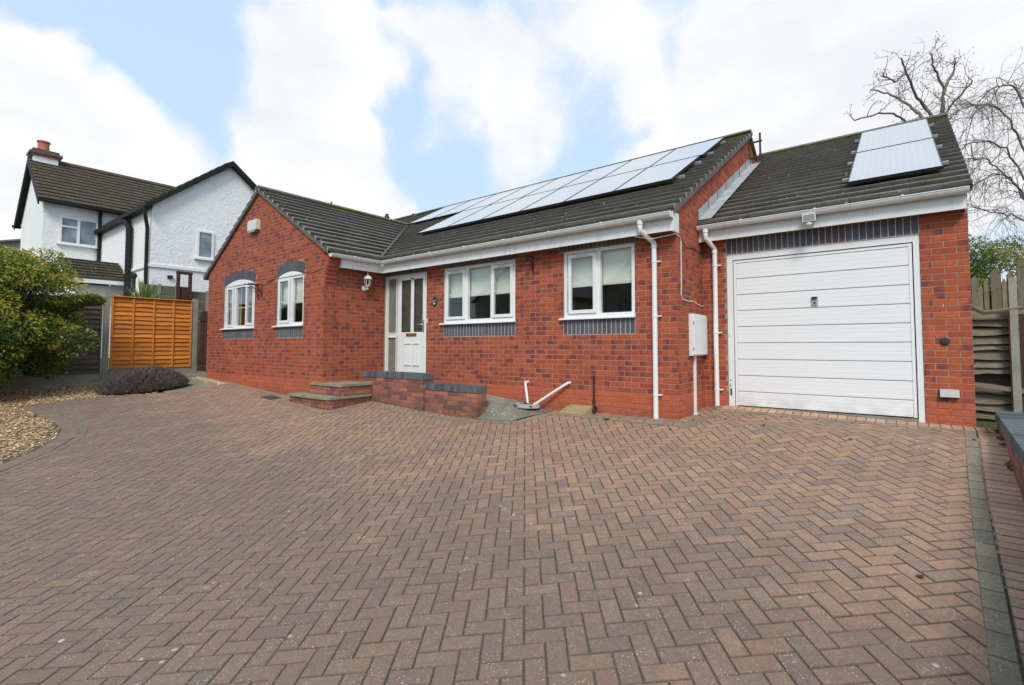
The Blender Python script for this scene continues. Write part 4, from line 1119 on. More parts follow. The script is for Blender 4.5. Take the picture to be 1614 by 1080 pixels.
# house number plate, bell push
b = MB(); b.lathe([(.0, -.018), (.075, -.018), (.088, -.010), (.088, -.003)], (0, 0, 0), 20, 0, 'Y')
for v_i, v in enumerate(b.v): b.v[v_i] = (v[0] * .80 - 4.77, v[1], v[2] * 1.12 + 1.51)
pn = b.build('house_number', M_IRON, house)
for cx_ in (-4.795, -4.745):
    b = MB(); b.tube([(cx_ + .013 * math.cos(k), -.021, 1.52 + .018 * math.sin(k)) for k in [i * math.pi / 5 for i in range(11)]], .0035, 5); b.build('digit', M_CREAM, pn)
b = MB(); b.box(-4.80, -4.74, -.020, -.0185, 1.455, 1.485); b.build('painted_detail', M_CREAM, pn)
b = MB(); b.box(-4.998, -4.974, -.018, -.001, 1.105, 1.185); bp = b.build('doorbell', M_PVC, house)
b = MB(); b.lathe([(.007, -.004), (.006, 0)], (-4.986, -.019, 1.15), 10, 0, 'Y'); b.build('bell_button', M_BRASS, bp)
# ---- wall lantern on the return wall
lx, ly, lz = LX, -.49, 1.83
b = MB(); b.lathe([(.0, .028), (.03, .028), (.052, .016), (.056, .004), (.056, .001)], (lx, ly, lz), 16, 0, 'X'); lan = b.build('wall_lantern', M_PVC, house)
b = MB(); b.tube([(lx + .02, ly, lz - .01), (lx + .07, ly, lz - .035), (lx + .12, ly, lz - .01), (lx + .13, ly, lz + .035)], .010, 8); b.lathe([(.0, -.035), (.012, -.03), (.016, -.01), (.010, .0)], (lx + .13, ly, lz - .0), 10); b.build('arm', M_PVC, lan)
cx_, cz_ = lx + .13, lz + .03
b = MB(); b.lathe([(.03, 0), (.042, .01), (.042, .022)], (cx_, ly, cz_), 6)
for k in range(6):
    a = math.pi / 3 * k; b.tube([(cx_ + .042 * math.cos(a), ly + .042 * math.sin(a), cz_ + .02), (cx_ + .068 * math.cos(a), ly + .068 * math.sin(a), cz_ + .15)], .0055, 5)
b.build('cage', M_PVC, lan)
b = MB(); b.lathe([(.086, .148), (.086, .158), (.070, .19), (.045, .215), (.018, .235), (.010, .25), (.014, .262), (.006, .29), (.0, .30)], (cx_, ly, cz_), 12); b.build('cap', M_PVC, lan)
b = MB(); b.lathe([(.036, .022), (.060, .147)], (cx_, ly, cz_), 6); b.build('glass', M_GLASS, lan)
# ---- alarm box, meter box, brackets, cables
b = MB(); b.prism([(-9.50, PY - .09, 3.27), (-9.06, PY - .09, 3.27), (-9.06, PY - .09, 3.47), (-9.12, PY - .09, 3.50), (-9.44, PY - .09, 3.50), (-9.50, PY - .09, 3.47)], (0, .088, 0)); al = b.build('alarm_box', simple('faded_white_plastic', (.66, .66, .60), .5), house)
b = MB(); b.prism([(-9.42, PY - .088, 3.222), (-9.14, PY - .088, 3.222), (-9.09, PY - .088, 3.268), (-9.47, PY - .088, 3.268)], (0, .08, 0)); b.build('lens', simple('tinted_lens', (.16, .30, .26), .2), al)
b = MB(); b.box(.001, .06, .42, 1.02, .52, 1.105); mb_ = b.build('meter_box', M_PVC, house)
b = MB(); b.box(.061, .078, .435, 1.005, .535, 1.09); b.build('meter_door', M_PVC, mb_)
for z in (.62, .98):
    b = MB(); b.tube([(.070, .428, z - .02), (.070, .428, z + .02)], .006, 6); b.build('hinge', M_GREYP, mb_)
b = MB(); b.box(.001, .034, .585, .625, G(.05, .6) + .01, .52); b.box(.001, .05, .57, .64, G(.05, .6) - .01, G(.05, .6) + .012); b.build('service_duct', M_PVC, house)
b = MB(); b.tube([(-.52, -.19, 2.15), (-.30, -.16, 2.09), (.0, -.11, 2.125), (.006, -.09, 2.14), (.009, .10, 2.13), (.009, .14, 2.08), (.009, .13, 1.6), (.009, .12, 1.34), (.009, .17, 1.285), (.009, .45, 1.28), (.009, .56, 1.29), (.009, .98, 1.245), (.009, 1.05, 1.25)], .0065, 6); b.build('cable', M_PVC, house)
for cp in ([(.006, .1, 2.13), (.007, .35, 2.02), (.007, .62, 2.06), (.007, 1.04, 2.05)], [(-3.0, -.185, 2.135), (-2.4, -.12, 2.10), (-1.9, -.2, 2.15), (-1.2, -.19, 2.15)],
           [(-9.05, PY - .008, 2.03), (-8.75, PY - .008, 1.99), (-8.3, PY - .008, 2.10)], [(-7.08, PY - .008, 2.12), (-6.8, PY - .008, 2.08), (-6.4, PY - .008, 2.13)]):
    b = MB(); b.tube(cp, .0055, 5); b.build('cable', M_RUST, house)
def bracket(x, y, z, s=1.0, out=.26):
    b = MB(); b.box(x - .01, x + .01, y - .012, y, z - .30 * s, z + .02)
    b.box(x - .009, x + .009, y - out * s, y - .012, z, z + .016)
    pts = [(x, y - .015 - (out - .03) * s * (1 - math.cos(k * math.pi / 16)), z - .27 * s + .27 * s * math.sin(k * math.pi / 16)) for k in range(9)]
    b.tube(pts, .007, 6)
    for cy, cz, r in ((.07, -.10, .045), (.15, -.05, .03)):
        b.tube([(x, y - cy * s + r * s * math.cos(k * .7), z + cz * s + r * s * math.sin(k * .7)) for k in range(9)], .006, 5)
    b.tube([(x, y - out * s, z + .006), (x, y - out * s - .02, z + .02), (x, y - out * s - .03, z + .045)], .006, 5)
    b.build('hanging_bracket', M_IRON, house)
bracket(-2.40, 0, 2.09, .95); bracket(-9.05, PY, 2.0, 1.05); bracket(-8.88, PY, 2.0, 1.0)
# ---- garage door
b = MB(); b.box(.356, .436, GY + .01, GY + .07, G(.4, 1) - .02, 1.988); b.box(2.497 + .02, 2.577, GY + .01, GY + .07, G(2.5, 1) - .03, 1.988); b.box(.436, 2.517, GY + .01, GY + .07, 1.905, 1.988)
gf = b.build('garage_frame', M_PVC, house)
b = MB(); b.box(.372, .382, GY + .006, GY + .011, .06, .11); b.box(.378, .398, GY + .0, GY + .011, -.06, .04); b.lathe([(.008, -.006), (.008, 0)], (.385, GY + .008, .16), 8, 0, 'Y'); b.lathe([(.006, -.006), (.006, 0)], (.376, GY + .008, .80), 8, 0, 'Y'); b.build('frame_lock', M_IRON, gf)
b = MB(); b.box(.438, 2.514, GY + .065, GY + .08, -.215, 1.903); b.build('door_gap', M_BLACK, gf)
b = MB(); b.prism([(.437, GY + .004, G(.44, GY) - .02), (2.516, GY + .004, G(2.5, GY) - .03), (2.516, GY + .004, -.214), (.437, GY + .004, -.208)], (0, .07, 0)); b.build('threshold', M_CONC, gf)
gd = MB(); gd.box(.447, .480, GY + .022, GY + .06, -.203, 1.895); gd.box(2.472, 2.505, GY + .022, GY + .06, -.203, 1.895); gd.box(.48, 2.472, GY + .024, GY + .06, 1.860, 1.895)
gdo = gd.build('garage_door', M_GDOOR, house)
seams = [1.858, 1.628, 1.395, 1.164, .931, .698, .464, .231, .003, -.203]
for i in range(9):
    z1, z0 = seams[i], seams[i + 1]
    b = MB(); n = 4; dz = (z1 - z0 - .008) / n
    # shallow ribs pressed into each section
    prof = [(0, .010), (.005, .0)]
    for k in range(1, n): prof += [(dz * k - .004, .0), (dz * k, .0022), (dz * k + .004, .0)]
    prof += [(dz * n - .005, .0), (dz * n, .010)]
    vs = []; 
    for X_ in (.482, 2.470): vs += [(X_, GY + .026 + d_, z0 + .004 + h_) for h_, d_ in prof]
    m_ = len(prof); fs = [(k, k + m_, k + 1 + m_, k + 1) for k in range(m_ - 1)]
    b.add(vs, fs); b.add([(.4815, GY + .058, z0), (2.4705, GY + .058, z0), (2.4705, GY + .058, z1), (.4815, GY + .058, z1)], [(0, 1, 2, 3)])
    b.build('door_section', M_GDOOR, gdo)
b = MB()
for z in seams[1:-1]: b.box(.4815, 2.4705, GY + .040, GY + .0405, z - .005, z + .0055)
b.build('seam_shadow_gap', simple('seam_grey', (.6, .6, .6), .7), gdo)
b = MB(); b.box(1.435, 1.505, GY + .008, GY + .026, 1.19, 1.31); b.build('handle_plate', M_GREYP, gdo)
b = MB(); b.box(1.438, 1.500, GY - .014, GY - .002, 1.280, 1.302); b.tube([(1.455, GY + .006, 1.295), (1.455, GY - .02, 1.295)], .010, 8); b.lathe([(.012, -.006), (.012, 0)], (1.47, GY + .006, 1.225), 10, 0, 'Y'); b.build('handle', M_IRON, gdo)
# ---- security light on the garage fascia, wall vents
b = MB(); b.obox((1.385, .79, 2.262), (.15, 0, 0), (0, .055, .012), (0, -.012, .095)); sl = b.build('security_light', M_PVC, house)
b = MB(); b.obox((1.395, .7885, 2.268), (.13, 0, 0), (0, .003, .0), (0, -.0105, .080)); b.build('lens', simple('lamp_glass', (.30, .34, .34), .15), sl)
b = MB(); b.box(1.41, 1.51, .845, .899, 2.24, 2.30); b.box(1.445, 1.475, .81, .86, 2.225, 2.27); b.build('bracket', M_CREAM, sl)
b = MB(); b.lathe([(.0, -.05), (.022, -.047), (.036, -.03), (.036, -.012), (.03, 0)], (1.46, .80, 2.245), 12); b.build('sensor', M_CREAM, sl)
b = MB(); b.lathe([(.0, -.03), (.036, -.028), (.043, -.018), (.043, -.001)], (2.778, GY, .707), 16, 0, 'Y'); b.build('round_vent', M_RUBBER, house)
b = MB(); b.prism([(2.715, GY - .06, .068), (2.885, GY - .06, .068), (2.885, GY - .045, .155), (2.715, GY - .045, .155)], (0, .055, 0)); cv = b.build('vent_cowl', simple('grey_cowl', (.50, .50, .48), .5), house)
b = MB(); b.box(2.72, 2.88, GY - .05, GY - .004, .060, .067); b.build('vent_slot', M_BLACK, cv)
b = MB(); b.tube([(2.77, GY - .006, 1.10), (2.777, GY - .007, 1.14)], .003, 4); b.build('chip', M_PVC, w_gar)
# ---- pipes low on the front wall
b = MB(); b.tube([(-2.50, .02, .07), (-2.50, -.07, .075), (-2.495, -.085, .055), (-2.41, -.12, -.30)], .021, 12); b.build('waste_pipe', M_PVC, house)
b = MB(); b.tube([(-1.69, .02, .098), (-1.70, -.045, .095), (-1.76, -.06, .06), (-2.30, -.14, -.28)], .021, 12); b.build('waste_pipe', M_PVC, house)
b = MB(); b.tube([(-1.265, -.028, .225), (-1.265, -.028, -.17)], .014, 8); b.lathe([(.02, -.02), (.024, .0), (.02, .03)], (-1.265, -.03, -.165), 10); b.build('conduit', M_IRON, house)
# ---- flues and old aerial bracket
b = MB(); b.lathe([(.065, -.5), (.065, .02), (.085, .05), (.085, .12), (.055, .20), (.06, .23), (.0, .24)], (-11.75, 3.9, 5.01), 12); b.build('flue', M_IRON, house)
b = MB(); b.tube([(-13.05, 2.6, 3.2), (-13.05, 2.6, 5.58)], .03, 8); b.tube([(-13.13, 2.6, 5.47), (-12.97, 2.6, 5.47)], .02, 6); b.build('flue', M_RUST, house)
b = MB(); b.lathe([(.05, -.4), (.05, .12), (.10, .13), (.10, .15), (.05, .16), (.05, .20), (.12, .205), (.12, .23)], (-10.59, 4.2, 4.89), 12); b.build('flue', M_ALU, house)
b = MB()
b.box(.002, .03, 4.22, 4.25, 4.50, 4.86); b.box(.002, .26, 4.22, 4.25, 4.84, 4.87); b.tube([(.225, 4.22, 4.50), (.225, 4.22, 5.02)], .02, 8); b.box(.002, .27, 4.20, 4.27, 4.52, 4.55); b.box(.20, .25, 4.19, 4.25, 4.47, 4.58)
b.build('aerial_bracket', M_RUST, house)
for i in range(2):
    pass
# ---- solar panels
def panel(label, O, U, Vv, w, h, flip=False, rails=None, group='solar panels on the bungalow roof'):
    O, U, Vv = Vector(O), Vector(U).normalized(), Vector(Vv).normalized(); N = U.cross(Vv)
    if N.z < 0: N = -N
    t_ = tag(empty('solar_panel', O), label, 'solar panel', group)
    b = MB()
    fw = .012
    for o, a, c_ in ((Vector((0, 0, 0)), U * w, Vv * fw), (Vv * (h - fw), U * w, Vv * fw), (Vv * fw, U * fw, Vv * (h - 2 * fw)), (U * (w - fw) + Vv * fw, U * fw, Vv * (h - 2 * fw))):
        b.obox(o - N * .038, a, c_, N * .04)
    b.build('frame', M_PFRAME, t_)
    b = MB(); q = [U * fw + Vv * fw, U * (w - fw) + Vv * fw, U * (w - fw) + Vv * (h - fw), U * fw + Vv * (h - fw)]
    b.add([x - N * .003 for x in q] + [x - N * .03 for x in q], [(0, 1, 2, 3), (7, 6, 5, 4)], 0, None, [(.5, .5, uu, .5) for uu in (0, 1, 1, 0, 0, 1, 1, 0)])
    b.build('cells', M_PANEL, t_)
    if rails:
        for (v, ua, ub) in rails:
            b = MB(); b.obox(U * ua + Vv * v - N * .085, U * (ub - ua), Vv * .035, N * .042); b.build('mounting_rail', M_ALU, t_)
    return t_
off = Vector((0, -csl * PITCH, csl)) * .12
def mp(X, Y): return Vector((X, Y, MZ0 + PITCH * (Y - MY0))) + off
ordn = ['first', 'second', 'third', 'fourth', 'fifth', 'sixth', 'seventh', 'eighth']
HP = 1.70
for i in range(6):
    lab = {0: 'lower row solar panel nearest the bare brick verge, rightmost of the row', 5: 'lower row solar panel at the far left end of the row'}.get(i, ordn[i] + ' solar panel from the right in the lower row of the main roof')
    panel(lab, mp(-.40 - 1.012 * (i + 1), .97), (1, 0, 0), SL, 1.004, HP, rails=[(.32, -.02 if i else 0, 1.03 if i else 1.10), (1.30, -.02, 1.03 if i else 1.10)])
for i in range(8):
    lab = {0: 'upper row solar panel beside the mossy right end of the ridge', 7: 'upper row solar panel furthest left, above the roof valley'}.get(i, ordn[i] + ' solar panel from the right in the upper row of the main roof')
    panel(lab, mp(-.36 - 1.040 * (i + 1), 2.44), (1, 0, 0), SL, 1.032, HP, rails=[(.32, -.02 if i else 0, 1.05 if i else 1.12), (1.30, -.02, 1.05 if i else 1.12)])
goff = Vector((0, -GSL.z, GSL.y)) * .12
def gp(X, Y): return Vector((X, Y, GE_Z + GSL.z / GSL.y * (Y - GE_Y))) + goff
gu = Vector((1, -.018, -.010)); gv = (gp(1.935, 4.85) - gp(1.868, 1.42)); 
panel('lower solar panel of the stacked pair on the garage roof, nearer the gutter', gp(1.862, 1.40), (1, 0, 0), gv, .985, 1.99, rails=[(.4, -.09, 1.06), (1.5, -.09, 1.06)], group='solar panels on the garage roof')
panel('upper solar panel of the stacked pair on the garage roof, nearer the ridge', gp(1.862, 1.40) + gv.normalized() * 2.0, (1, 0, 0), gv, .985, 1.99, rails=[(.4, -.09, 1.06), (1.5, -.09, 1.06)], group='solar panels on the garage roof')

# ------------------------------------------------------------------ planter wall and steps
pw = thing('planter_wall', 'low stepped red brick garden wall with blue brick coping in front of the door', 'wall')
def lowwall(parent, x0, x1, y0, y1, z0, ztop, cop, mat_b=M_OLDB):
    b = MB(); b.box(x0 + .004, x1 - .004, y0 + .004, y1 - .004, z0, ztop - .005); b.build('core', M_OMORTAR, parent)
    k = 0; z = ztop - .0
    while z > z0 + .01:
        z -= .075
        x = x0 + (-.1125 if k % 2 else 0)
        while x < x1:
            a, e = max(x, x0), min(x + .215, x1)
            if e - a > .03:
                b = MB(); d_ = rb.random() * .004 
                b.box(a, e, y0 - d_, y0 + .10, z + .005, z + .070, 0, (rb.random(), rb.random(), .5, rb.random())); b.build('brick', mat_b, parent)
            x += .225
        # end face header
        b = MB(); b.box(x1 - .10, x1 + .002, y0 + .108, y1, z + .005, z + .070, 0, (rb.random(), rb.random(), .5, rb.random())); b.build('brick', mat_b, parent)
        k += 1
    n = round((x1 + .01 - (x0 - .01)) / .0755); w = (x1 - x0 + .02) / n
    for i in range(n):
        b = MB(); a = x0 - .01 + i * w; d_ = rb.random() * .004
        b.box(a + .003, a + w - .003, y0 - .012 - d_, y1 + .012, ztop + .004, ztop + .106 + rb.random() * .003, 0, (rb.random(), rb.random(), .5, rb.random())); b.build('coping_brick', M_COPING, parent)
    b = MB(); b.box(x0, x1, y0 - .004, y1 + .004, ztop - .002, ztop + .100); b.build('coping_bedding', M_CONC, parent)
lowwall(pw, -6.02, -4.25, -.70, -.485, -.52, .070, True)
lowwall(pw, -4.36, -3.02, -.653, -.438, -.58, -.092, True)
st = thing('doorstep', 'two brick steps with mossy stone slab treads climbing to the front door', 'steps')
def step(x0, x1, y0, y1, z0, zt, th=.045, ov=.03):
    b = MB(); 
    pts = [(x0 - ov, y1), (x0 - ov, y0 - ov), (x1 - .03, y0 - ov), (x1 + ov, y0 + .03), (x1 + ov, y1)]
    b.prism([(p[0], p[1], zt - th) for p in pts], (0, 0, th)); b.build('slab', M_SLAB, st)
    b = MB(); b.box(x0 + .012, x1 - .012, y0 + .012, y1, z0, zt - th - .001); b.build('core', M_OMORTAR, st)
    z = zt - th - .002; k = 0
    while z > z0 + .02:
        za = max(z - .070, z0); x = x0 - (.1 if k % 2 else 0)
        while x < x1:
            a, e = max(x, x0), min(x + .215, x1)
            if e - a > .03: b = MB(); b.box(a, e, y0, y0 + .02, za, z, 0, (rb.random(), rb.random(), .5, rb.random())); b.build('brick', M_OLDB, st)
            x += .223
        y = y0 + (.1 if k % 2 else .0)
        while y < y1:
            a, e = max(y, y0 + .021), min(y + .215, y1)
            if e - a > .03: b = MB(); b.box(x1 - .02, x1 + .001, a, e, za, z, 0, (rb.random(), rb.random(), .5, rb.random())); b.build('brick', M_OLDB, st)
            y += .223
        z -= .078; k += 1
step(-7.07, -5.73, -1.58, -.72, -.52, -.245)
step(-6.70, -5.71, -1.375, -.715, -.245, -.03, .045, .02)
b = MB(); b.box(-6.35, -5.0, -.48, -.005, -.3, -.028); b.build('landing', M_SLAB, st)

# ------------------------------------------------------------------ gully, board, manhole
gu_ = thing('gully', 'small round drain gully with raised concrete kerb against the house wall', 'drain')
b = MB(); cx_, cy_ = -2.42, -.10
zb = apz(cx_, -.05) + .004
N = 14; vs = []
for rr, zz_ in ((.14, -.01), (.14, .030), (.18, .030), (.18, -.03)):
    for k in range(N): a = math.pi + math.pi * k / (N - 1); vs.append((cx_ + rr * 1.25 * math.cos(a), cy_ + rr * math.sin(a), zb + zz_))
fs = [(r_ * N + k, r_ * N + k + 1, (r_ + 1) * N + k + 1, (r_ + 1) * N + k) for r_ in range(3) for k in range(N - 1)]
b.add(vs, fs); b.build('kerb', simple('pale_concrete', (.42, .41, .37), .9), gu_)
b = MB(); b.box(cx_ - .19, cx_ + .17, cy_ - .15, -.005, zb - .004, zb + .006); b.build('grate', M_BLACK, gu_)
b = MB(); b.tube([(cx_ - .02, cy_ - .03, zb), (cx_ - .02, cy_ - .03, zb + .035)], .045, 12); b.build('pipe_collar', M_RUST, gu_)
bd = MB(); z = G(-1.5, -.1)
bd.prism([(-1.80, -.155, z + .012), (-1.38, -.185, z + .010), (-1.28, -.02, z + .13), (-1.68, -.015, z + .13)], (0, 0, -.025), 0, (.3, .6, 0, 0))
bdo = bd.build('wooden_cover', M_PLANK); tag(bdo, 'small plain wooden board leaning on the wall foot beside the drain pipe', 'board')
b = MB(); b.prism([(-1.376, -.182, z - .0), (-1.276, -.018, z - .0), (-1.276, -.018, z + .104), (-1.376, -.182, z - .012 + .006)], (-.02, 0, 0)); b.prism([(-1.78, -.15, z), (-1.66, -.015, z), (-1.66, -.015, z + .104), (-1.78, -.15, z + .004)], (.02, 0, 0)); b.build('side_batten', M_PLANK, bdo)
tp = MB(); tp.tube([(-1.23, -.01, -.255), (-1.23, -.07, -.26)], .018, 8); tp.lathe([(.018, -.05), (.028, -.03), (.028, .01), (.012, .03), (.03, .04), (.03, .05)], (-1.225, -.085, -.265), 10)
tag(tp.build('outside_tap', M_IRON), 'dark stopcock valve at the wall foot below the black conduit', 'tap')
for (x, y, a, e, lab) in ((-.95, -.22, .04, .03, 'small dark drain hole cover in the paving near the white downpipe'), (-7.75, -1.62, .22, .10, 'flat grey drain cover set in the paving left of the steps')):
    b = MB(); gx, gy = gn(x, y)
    for q in ((a, e, .007),): b.prism([(x + sx * a, y + sy * e, G(x, y) + gx * sx * a + gy * sy * e - .01) for sx, sy in ((-1, -1), (1, -1), (1, 1), (-1, 1))], (0, 0, .02))
    tag(b.build('drain_cover', simple('cast_iron', (.05, .05, .045), .7)), lab, 'drain cover')

# ------------------------------------------------------------------ left boundary: fence panels along X = -13.5
def waney(parent, x, y0, y1, z0, z1, m, n=16, battens=4, bm=None, axis='Y', sgn=1, rseed=1, sag=0.):
    r = random.Random(rseed); bh = (z1 - z0) / n
    for i in range(n):
        b = MB(); zb_ = z0 + i * bh; ov = .022; N = 8; ys_ = fr(y0, y1, N); c = (r.random(), r.random(), .5, .5)
        lo = [zb_ - ov * .3 + r.gauss(0, .006) for _ in ys_]; vs = []
        for j, y in enumerate(ys_):
            w = sag * math.sin(math.pi * j / N) * (i / n)
            for (dx, zz_) in ((.040, lo[j]), (.028, lo[j] + .003), (-.006, zb_ + bh + .008), (.004, zb_ + bh + .012)):
                vs.append((x + sgn * dx, y, zz_ - w) if axis == 'Y' else (y, x + sgn * dx, zz_ - w))
        fs = []
        for j in range(N):
            for k in range(4): a = j * 4 + k; e = j * 4 + (k + 1) % 4; fs.append((a, e, e + 4, a + 4))
        fs += [(0, 1, 2, 3), tuple(N * 4 + k for k in (3, 2, 1, 0))]
        b.add(vs, fs, 0, c); b.build('slat', m, parent)
    for k in range(battens + 1):
        y = y0 + (y1 - y0) * k / battens; b = MB(); c = (r.random(), .7 + .3 * r.random(), 0, 0)
        wd_ = .017
        yy = min(max(y, y0 + wd_), y1 - wd_)
        if axis == 'Y': b.box(x + sgn * .040, x + sgn * .054, yy - wd_, yy + wd_, z0 - .01, z1, 0, c)
        else: b.box(yy - wd_, yy + wd_, x + sgn * .021, x + sgn * .038, z0 - .01, z1, 0, c)
        b.build('batten', bm or m, parent)
    b = MB()
    if axis == 'Y': b.box(x - .012, x + .078, y0, y1, z1, z1 + .022, 0, (.2, .9, 0, 0))
    else: b.box(y0, y1, x - .045, x + .012, z1, z1 + .022, 0, (.2, .9, 0, 0))
    b.build('capping', bm or m, parent)
FX = -13.50
f1 = thing('garden_fence', 'bright orange stained overlap fence panel between two concrete posts', 'fence')
waney(f1, FX, -2.89, -1.19, .10, 1.905, M_ORWOOD, 16, 4, rseed=4)
b = MB(); b.box(FX - .02, FX + .02, -2.90, -1.17, -.30, .095); b.build('gravel_board', M_CPOST, f1)
f2 = thing('garden_fence', 'dark weathered overlap fence panel half hidden behind the yellow green shrub', 'fence')
waney(f2, FX, -4.86, -3.06, .0, 1.82, M_DKWOOD, 15, 3, rseed=9)
b = MB(); b.box(FX - .02, FX + .02, -4.87, -3.05, -.50, -.005); b.build('gravel_board', M_CPOST, f2)
f3 = thing('garden_fence', 'dark weathered overlap fence panel behind the left edge of the shrub', 'fence')
waney(f3, FX, -6.80, -5.0, -.1, 1.72, M_DKWOOD, 15, 3, rseed=12)
for (y, zt, lab) in ((-2.975, 2.0, 'tall concrete fence post between the dark panel and the orange panel'), (-1.105, 1.98, 'concrete fence post at the right end of the orange panel beside the gate'), (-4.93, 1.9, 'concrete fence post hidden in the shrub')):
    b = MB(); b.box(FX - .05, FX + .055, y - .055, y + .055, -.5, zt); b.prism([(FX - .05, y - .055, zt), (FX + .055, y - .055, zt), (FX + .055, y + .055, zt), (FX - .05, y + .055, zt)], (0, 0, .001))
    tag(b.build('fence_post', M_CPOST), lab, 'fence post')
gt = thing('side_gate', 'narrow dark brown boarded gate between the fence post and the gable wall', 'gate')
n = 13
for i in range(n):
    b = MB(); x0 = -13.33 + i * .106; b.box(x0, x0 + .100, -1.03 + .004 * (i % 2), -1.01, G(-12.5, -1) + .02, 1.62 + .01 * math.sin(i)); b.c = [(rb.random(), rb.random(), 0, 0)] * len(b.v); b.build('board', M_GATE, gt)
for z in (.2, 1.35):
    b = MB(); b.box(-13.33, -11.95, -1.045, -1.034, z, z + .09); b.build('ledge', M_GATE, gt)
# stepped grey fence behind the gate
for (y0, y1, z1, lab) in ((-1.95, -1.12, 2.44, 'grey concrete and timber fence section left of the red brown frame'), (-1.00, .35, 2.34, 'grey stepped fence section right of the red brown frame')):
    t_ = thing('rear_fence', lab, 'fence'); X_ = -15.0
    for k in range(3):
        b = MB(); b.box(X_ - .02, X_ + .02 - .004 * k, y0, y1, z1 - .30 * (k + 1) + .006, z1 - .30 * k); b.build('fence_board', M_GYWOOD, t_)
    b = MB(); b.box(X_ - .02, X_ + .015, y0, y1, -.2, z1 - .9); b.build('lower_panel', M_GYWOOD, t_)
    for y in (y0, (y0 + y1) / 2, y1):
        b = MB(); b.box(X_ - .04, X_ + .045, y - .035, y + .035, -.2, z1 + .04); b.build('post', M_CPOST, t_)
t_ = thing('timber_frame', 'dark red brown timber gate frame rising above the rear fences', 'frame')
for y in (-1.115, -.815): b = MB(); b.box(-14.93, -14.83, y - .035, y + .035, -.1, 2.82); b.build('upright', M_RDWOOD, t_)
b = MB(); b.box(-14.935, -14.825, -1.16, -.77, 2.82, 2.90); b.build('top_rail', M_RDWOOD, t_)
b = MB(); b.box(-14.90, -14.86, -1.08, -.85, .2, 2.44); b.build('boarding', M_RDWOOD, t_)

# ------------------------------------------------------------------ plants
def leafball(b, centres, n, size, r, colf, aspect=.5, spread=1.0, down=.2):
    for _ in range(n):
        c, rad_ = r.choice(centres)
        d = Vector((r.gauss(0, 1), r.gauss(0, 1), r.gauss(0, 1))).normalized()
        k = (1 - r.random() ** 2.2 * .75)
        p = Vector(c) + Vector((d.x * rad_[0], d.y * rad_[1], d.z * rad_[2])) * k * spread
        s = size * r.uniform(.6, 1.3)
        a = Vector((r.gauss(0, 1), r.gauss(0, 1), r.gauss(0, .6) - down)).normalized() * .6 + d * .6; a.normalize()
        w = a.cross(Vector((r.gauss(0, 1), r.gauss(0, 1), r.gauss(0, 1)))).normalized() * s * aspect * .5
        nrm = a.cross(w).normalized() * s * .12
        a = a * s
        b.add([p, p + a * .5 + w + nrm, p + a, p + a * .5 - w + nrm], [(0, 1, 2), (0, 2, 3)], 0, (colf(p, d, k), r.random(), 0, 0))
bush = thing('shrub', 'large rounded shrub with mixed green and yellow leaves in the gravel bed', 'shrub')
r = random.Random(5)
cts = []
BC = Vector((-12.35, -5.12, .0))
def bcenter():
    for _ in range(130):
        zz_ = r.random(); h = .12 + zz_ * 2.4
        env = (1 - abs((h - 1.05) / 1.75) ** 2.4) ** .5 if abs((h - 1.05) / 1.75) < 1 else 0
        a = r.random() * 6.283; rr = (r.random() ** .5) * 1.46 * env
        cts.append((BC + Vector((math.cos(a) * rr * .9, math.sin(a) * rr * 1.08, h)), (.36, .36, .30)))
bcenter()
for p, q in (((-12.2, -3.50, 1.70), (.26, .20, .10)), ((-12.2, -3.85, 1.60), (.30, .25, .16)), ((-12.35, -5.5, 2.75), (.5, .5, .2)), ((-12.35, -4.7, 2.35), (.3, .3, .2)), ((-12.4, -4.75, 2.45), (.35, .4, .25)), ((-12.3, -5.5, 2.6), (.4, .5, .25))): cts += [(Vector(p), q)] * 2
b = MB()
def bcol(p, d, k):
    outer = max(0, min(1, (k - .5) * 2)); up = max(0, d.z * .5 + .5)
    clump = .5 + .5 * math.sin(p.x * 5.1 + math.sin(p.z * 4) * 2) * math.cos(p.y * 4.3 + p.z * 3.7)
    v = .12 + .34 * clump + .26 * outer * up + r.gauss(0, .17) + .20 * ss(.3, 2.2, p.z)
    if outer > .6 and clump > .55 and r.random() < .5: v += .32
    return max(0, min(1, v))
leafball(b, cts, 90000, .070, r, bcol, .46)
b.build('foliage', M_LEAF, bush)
b = MB()
for k in range(9):
    a = k * .7; b.tube([BC + Vector((.1 * math.cos(a), .1 * math.sin(a), -.4)), BC + Vector((.4 * math.cos(a), .4 * math.sin(a), .6)), BC + Vector((.9 * math.cos(a), .9 * math.sin(a), 1.5 + .3 * math.sin(k)))], [.03, .022, .008], 6)
b.build('stem', M_BARK, bush)

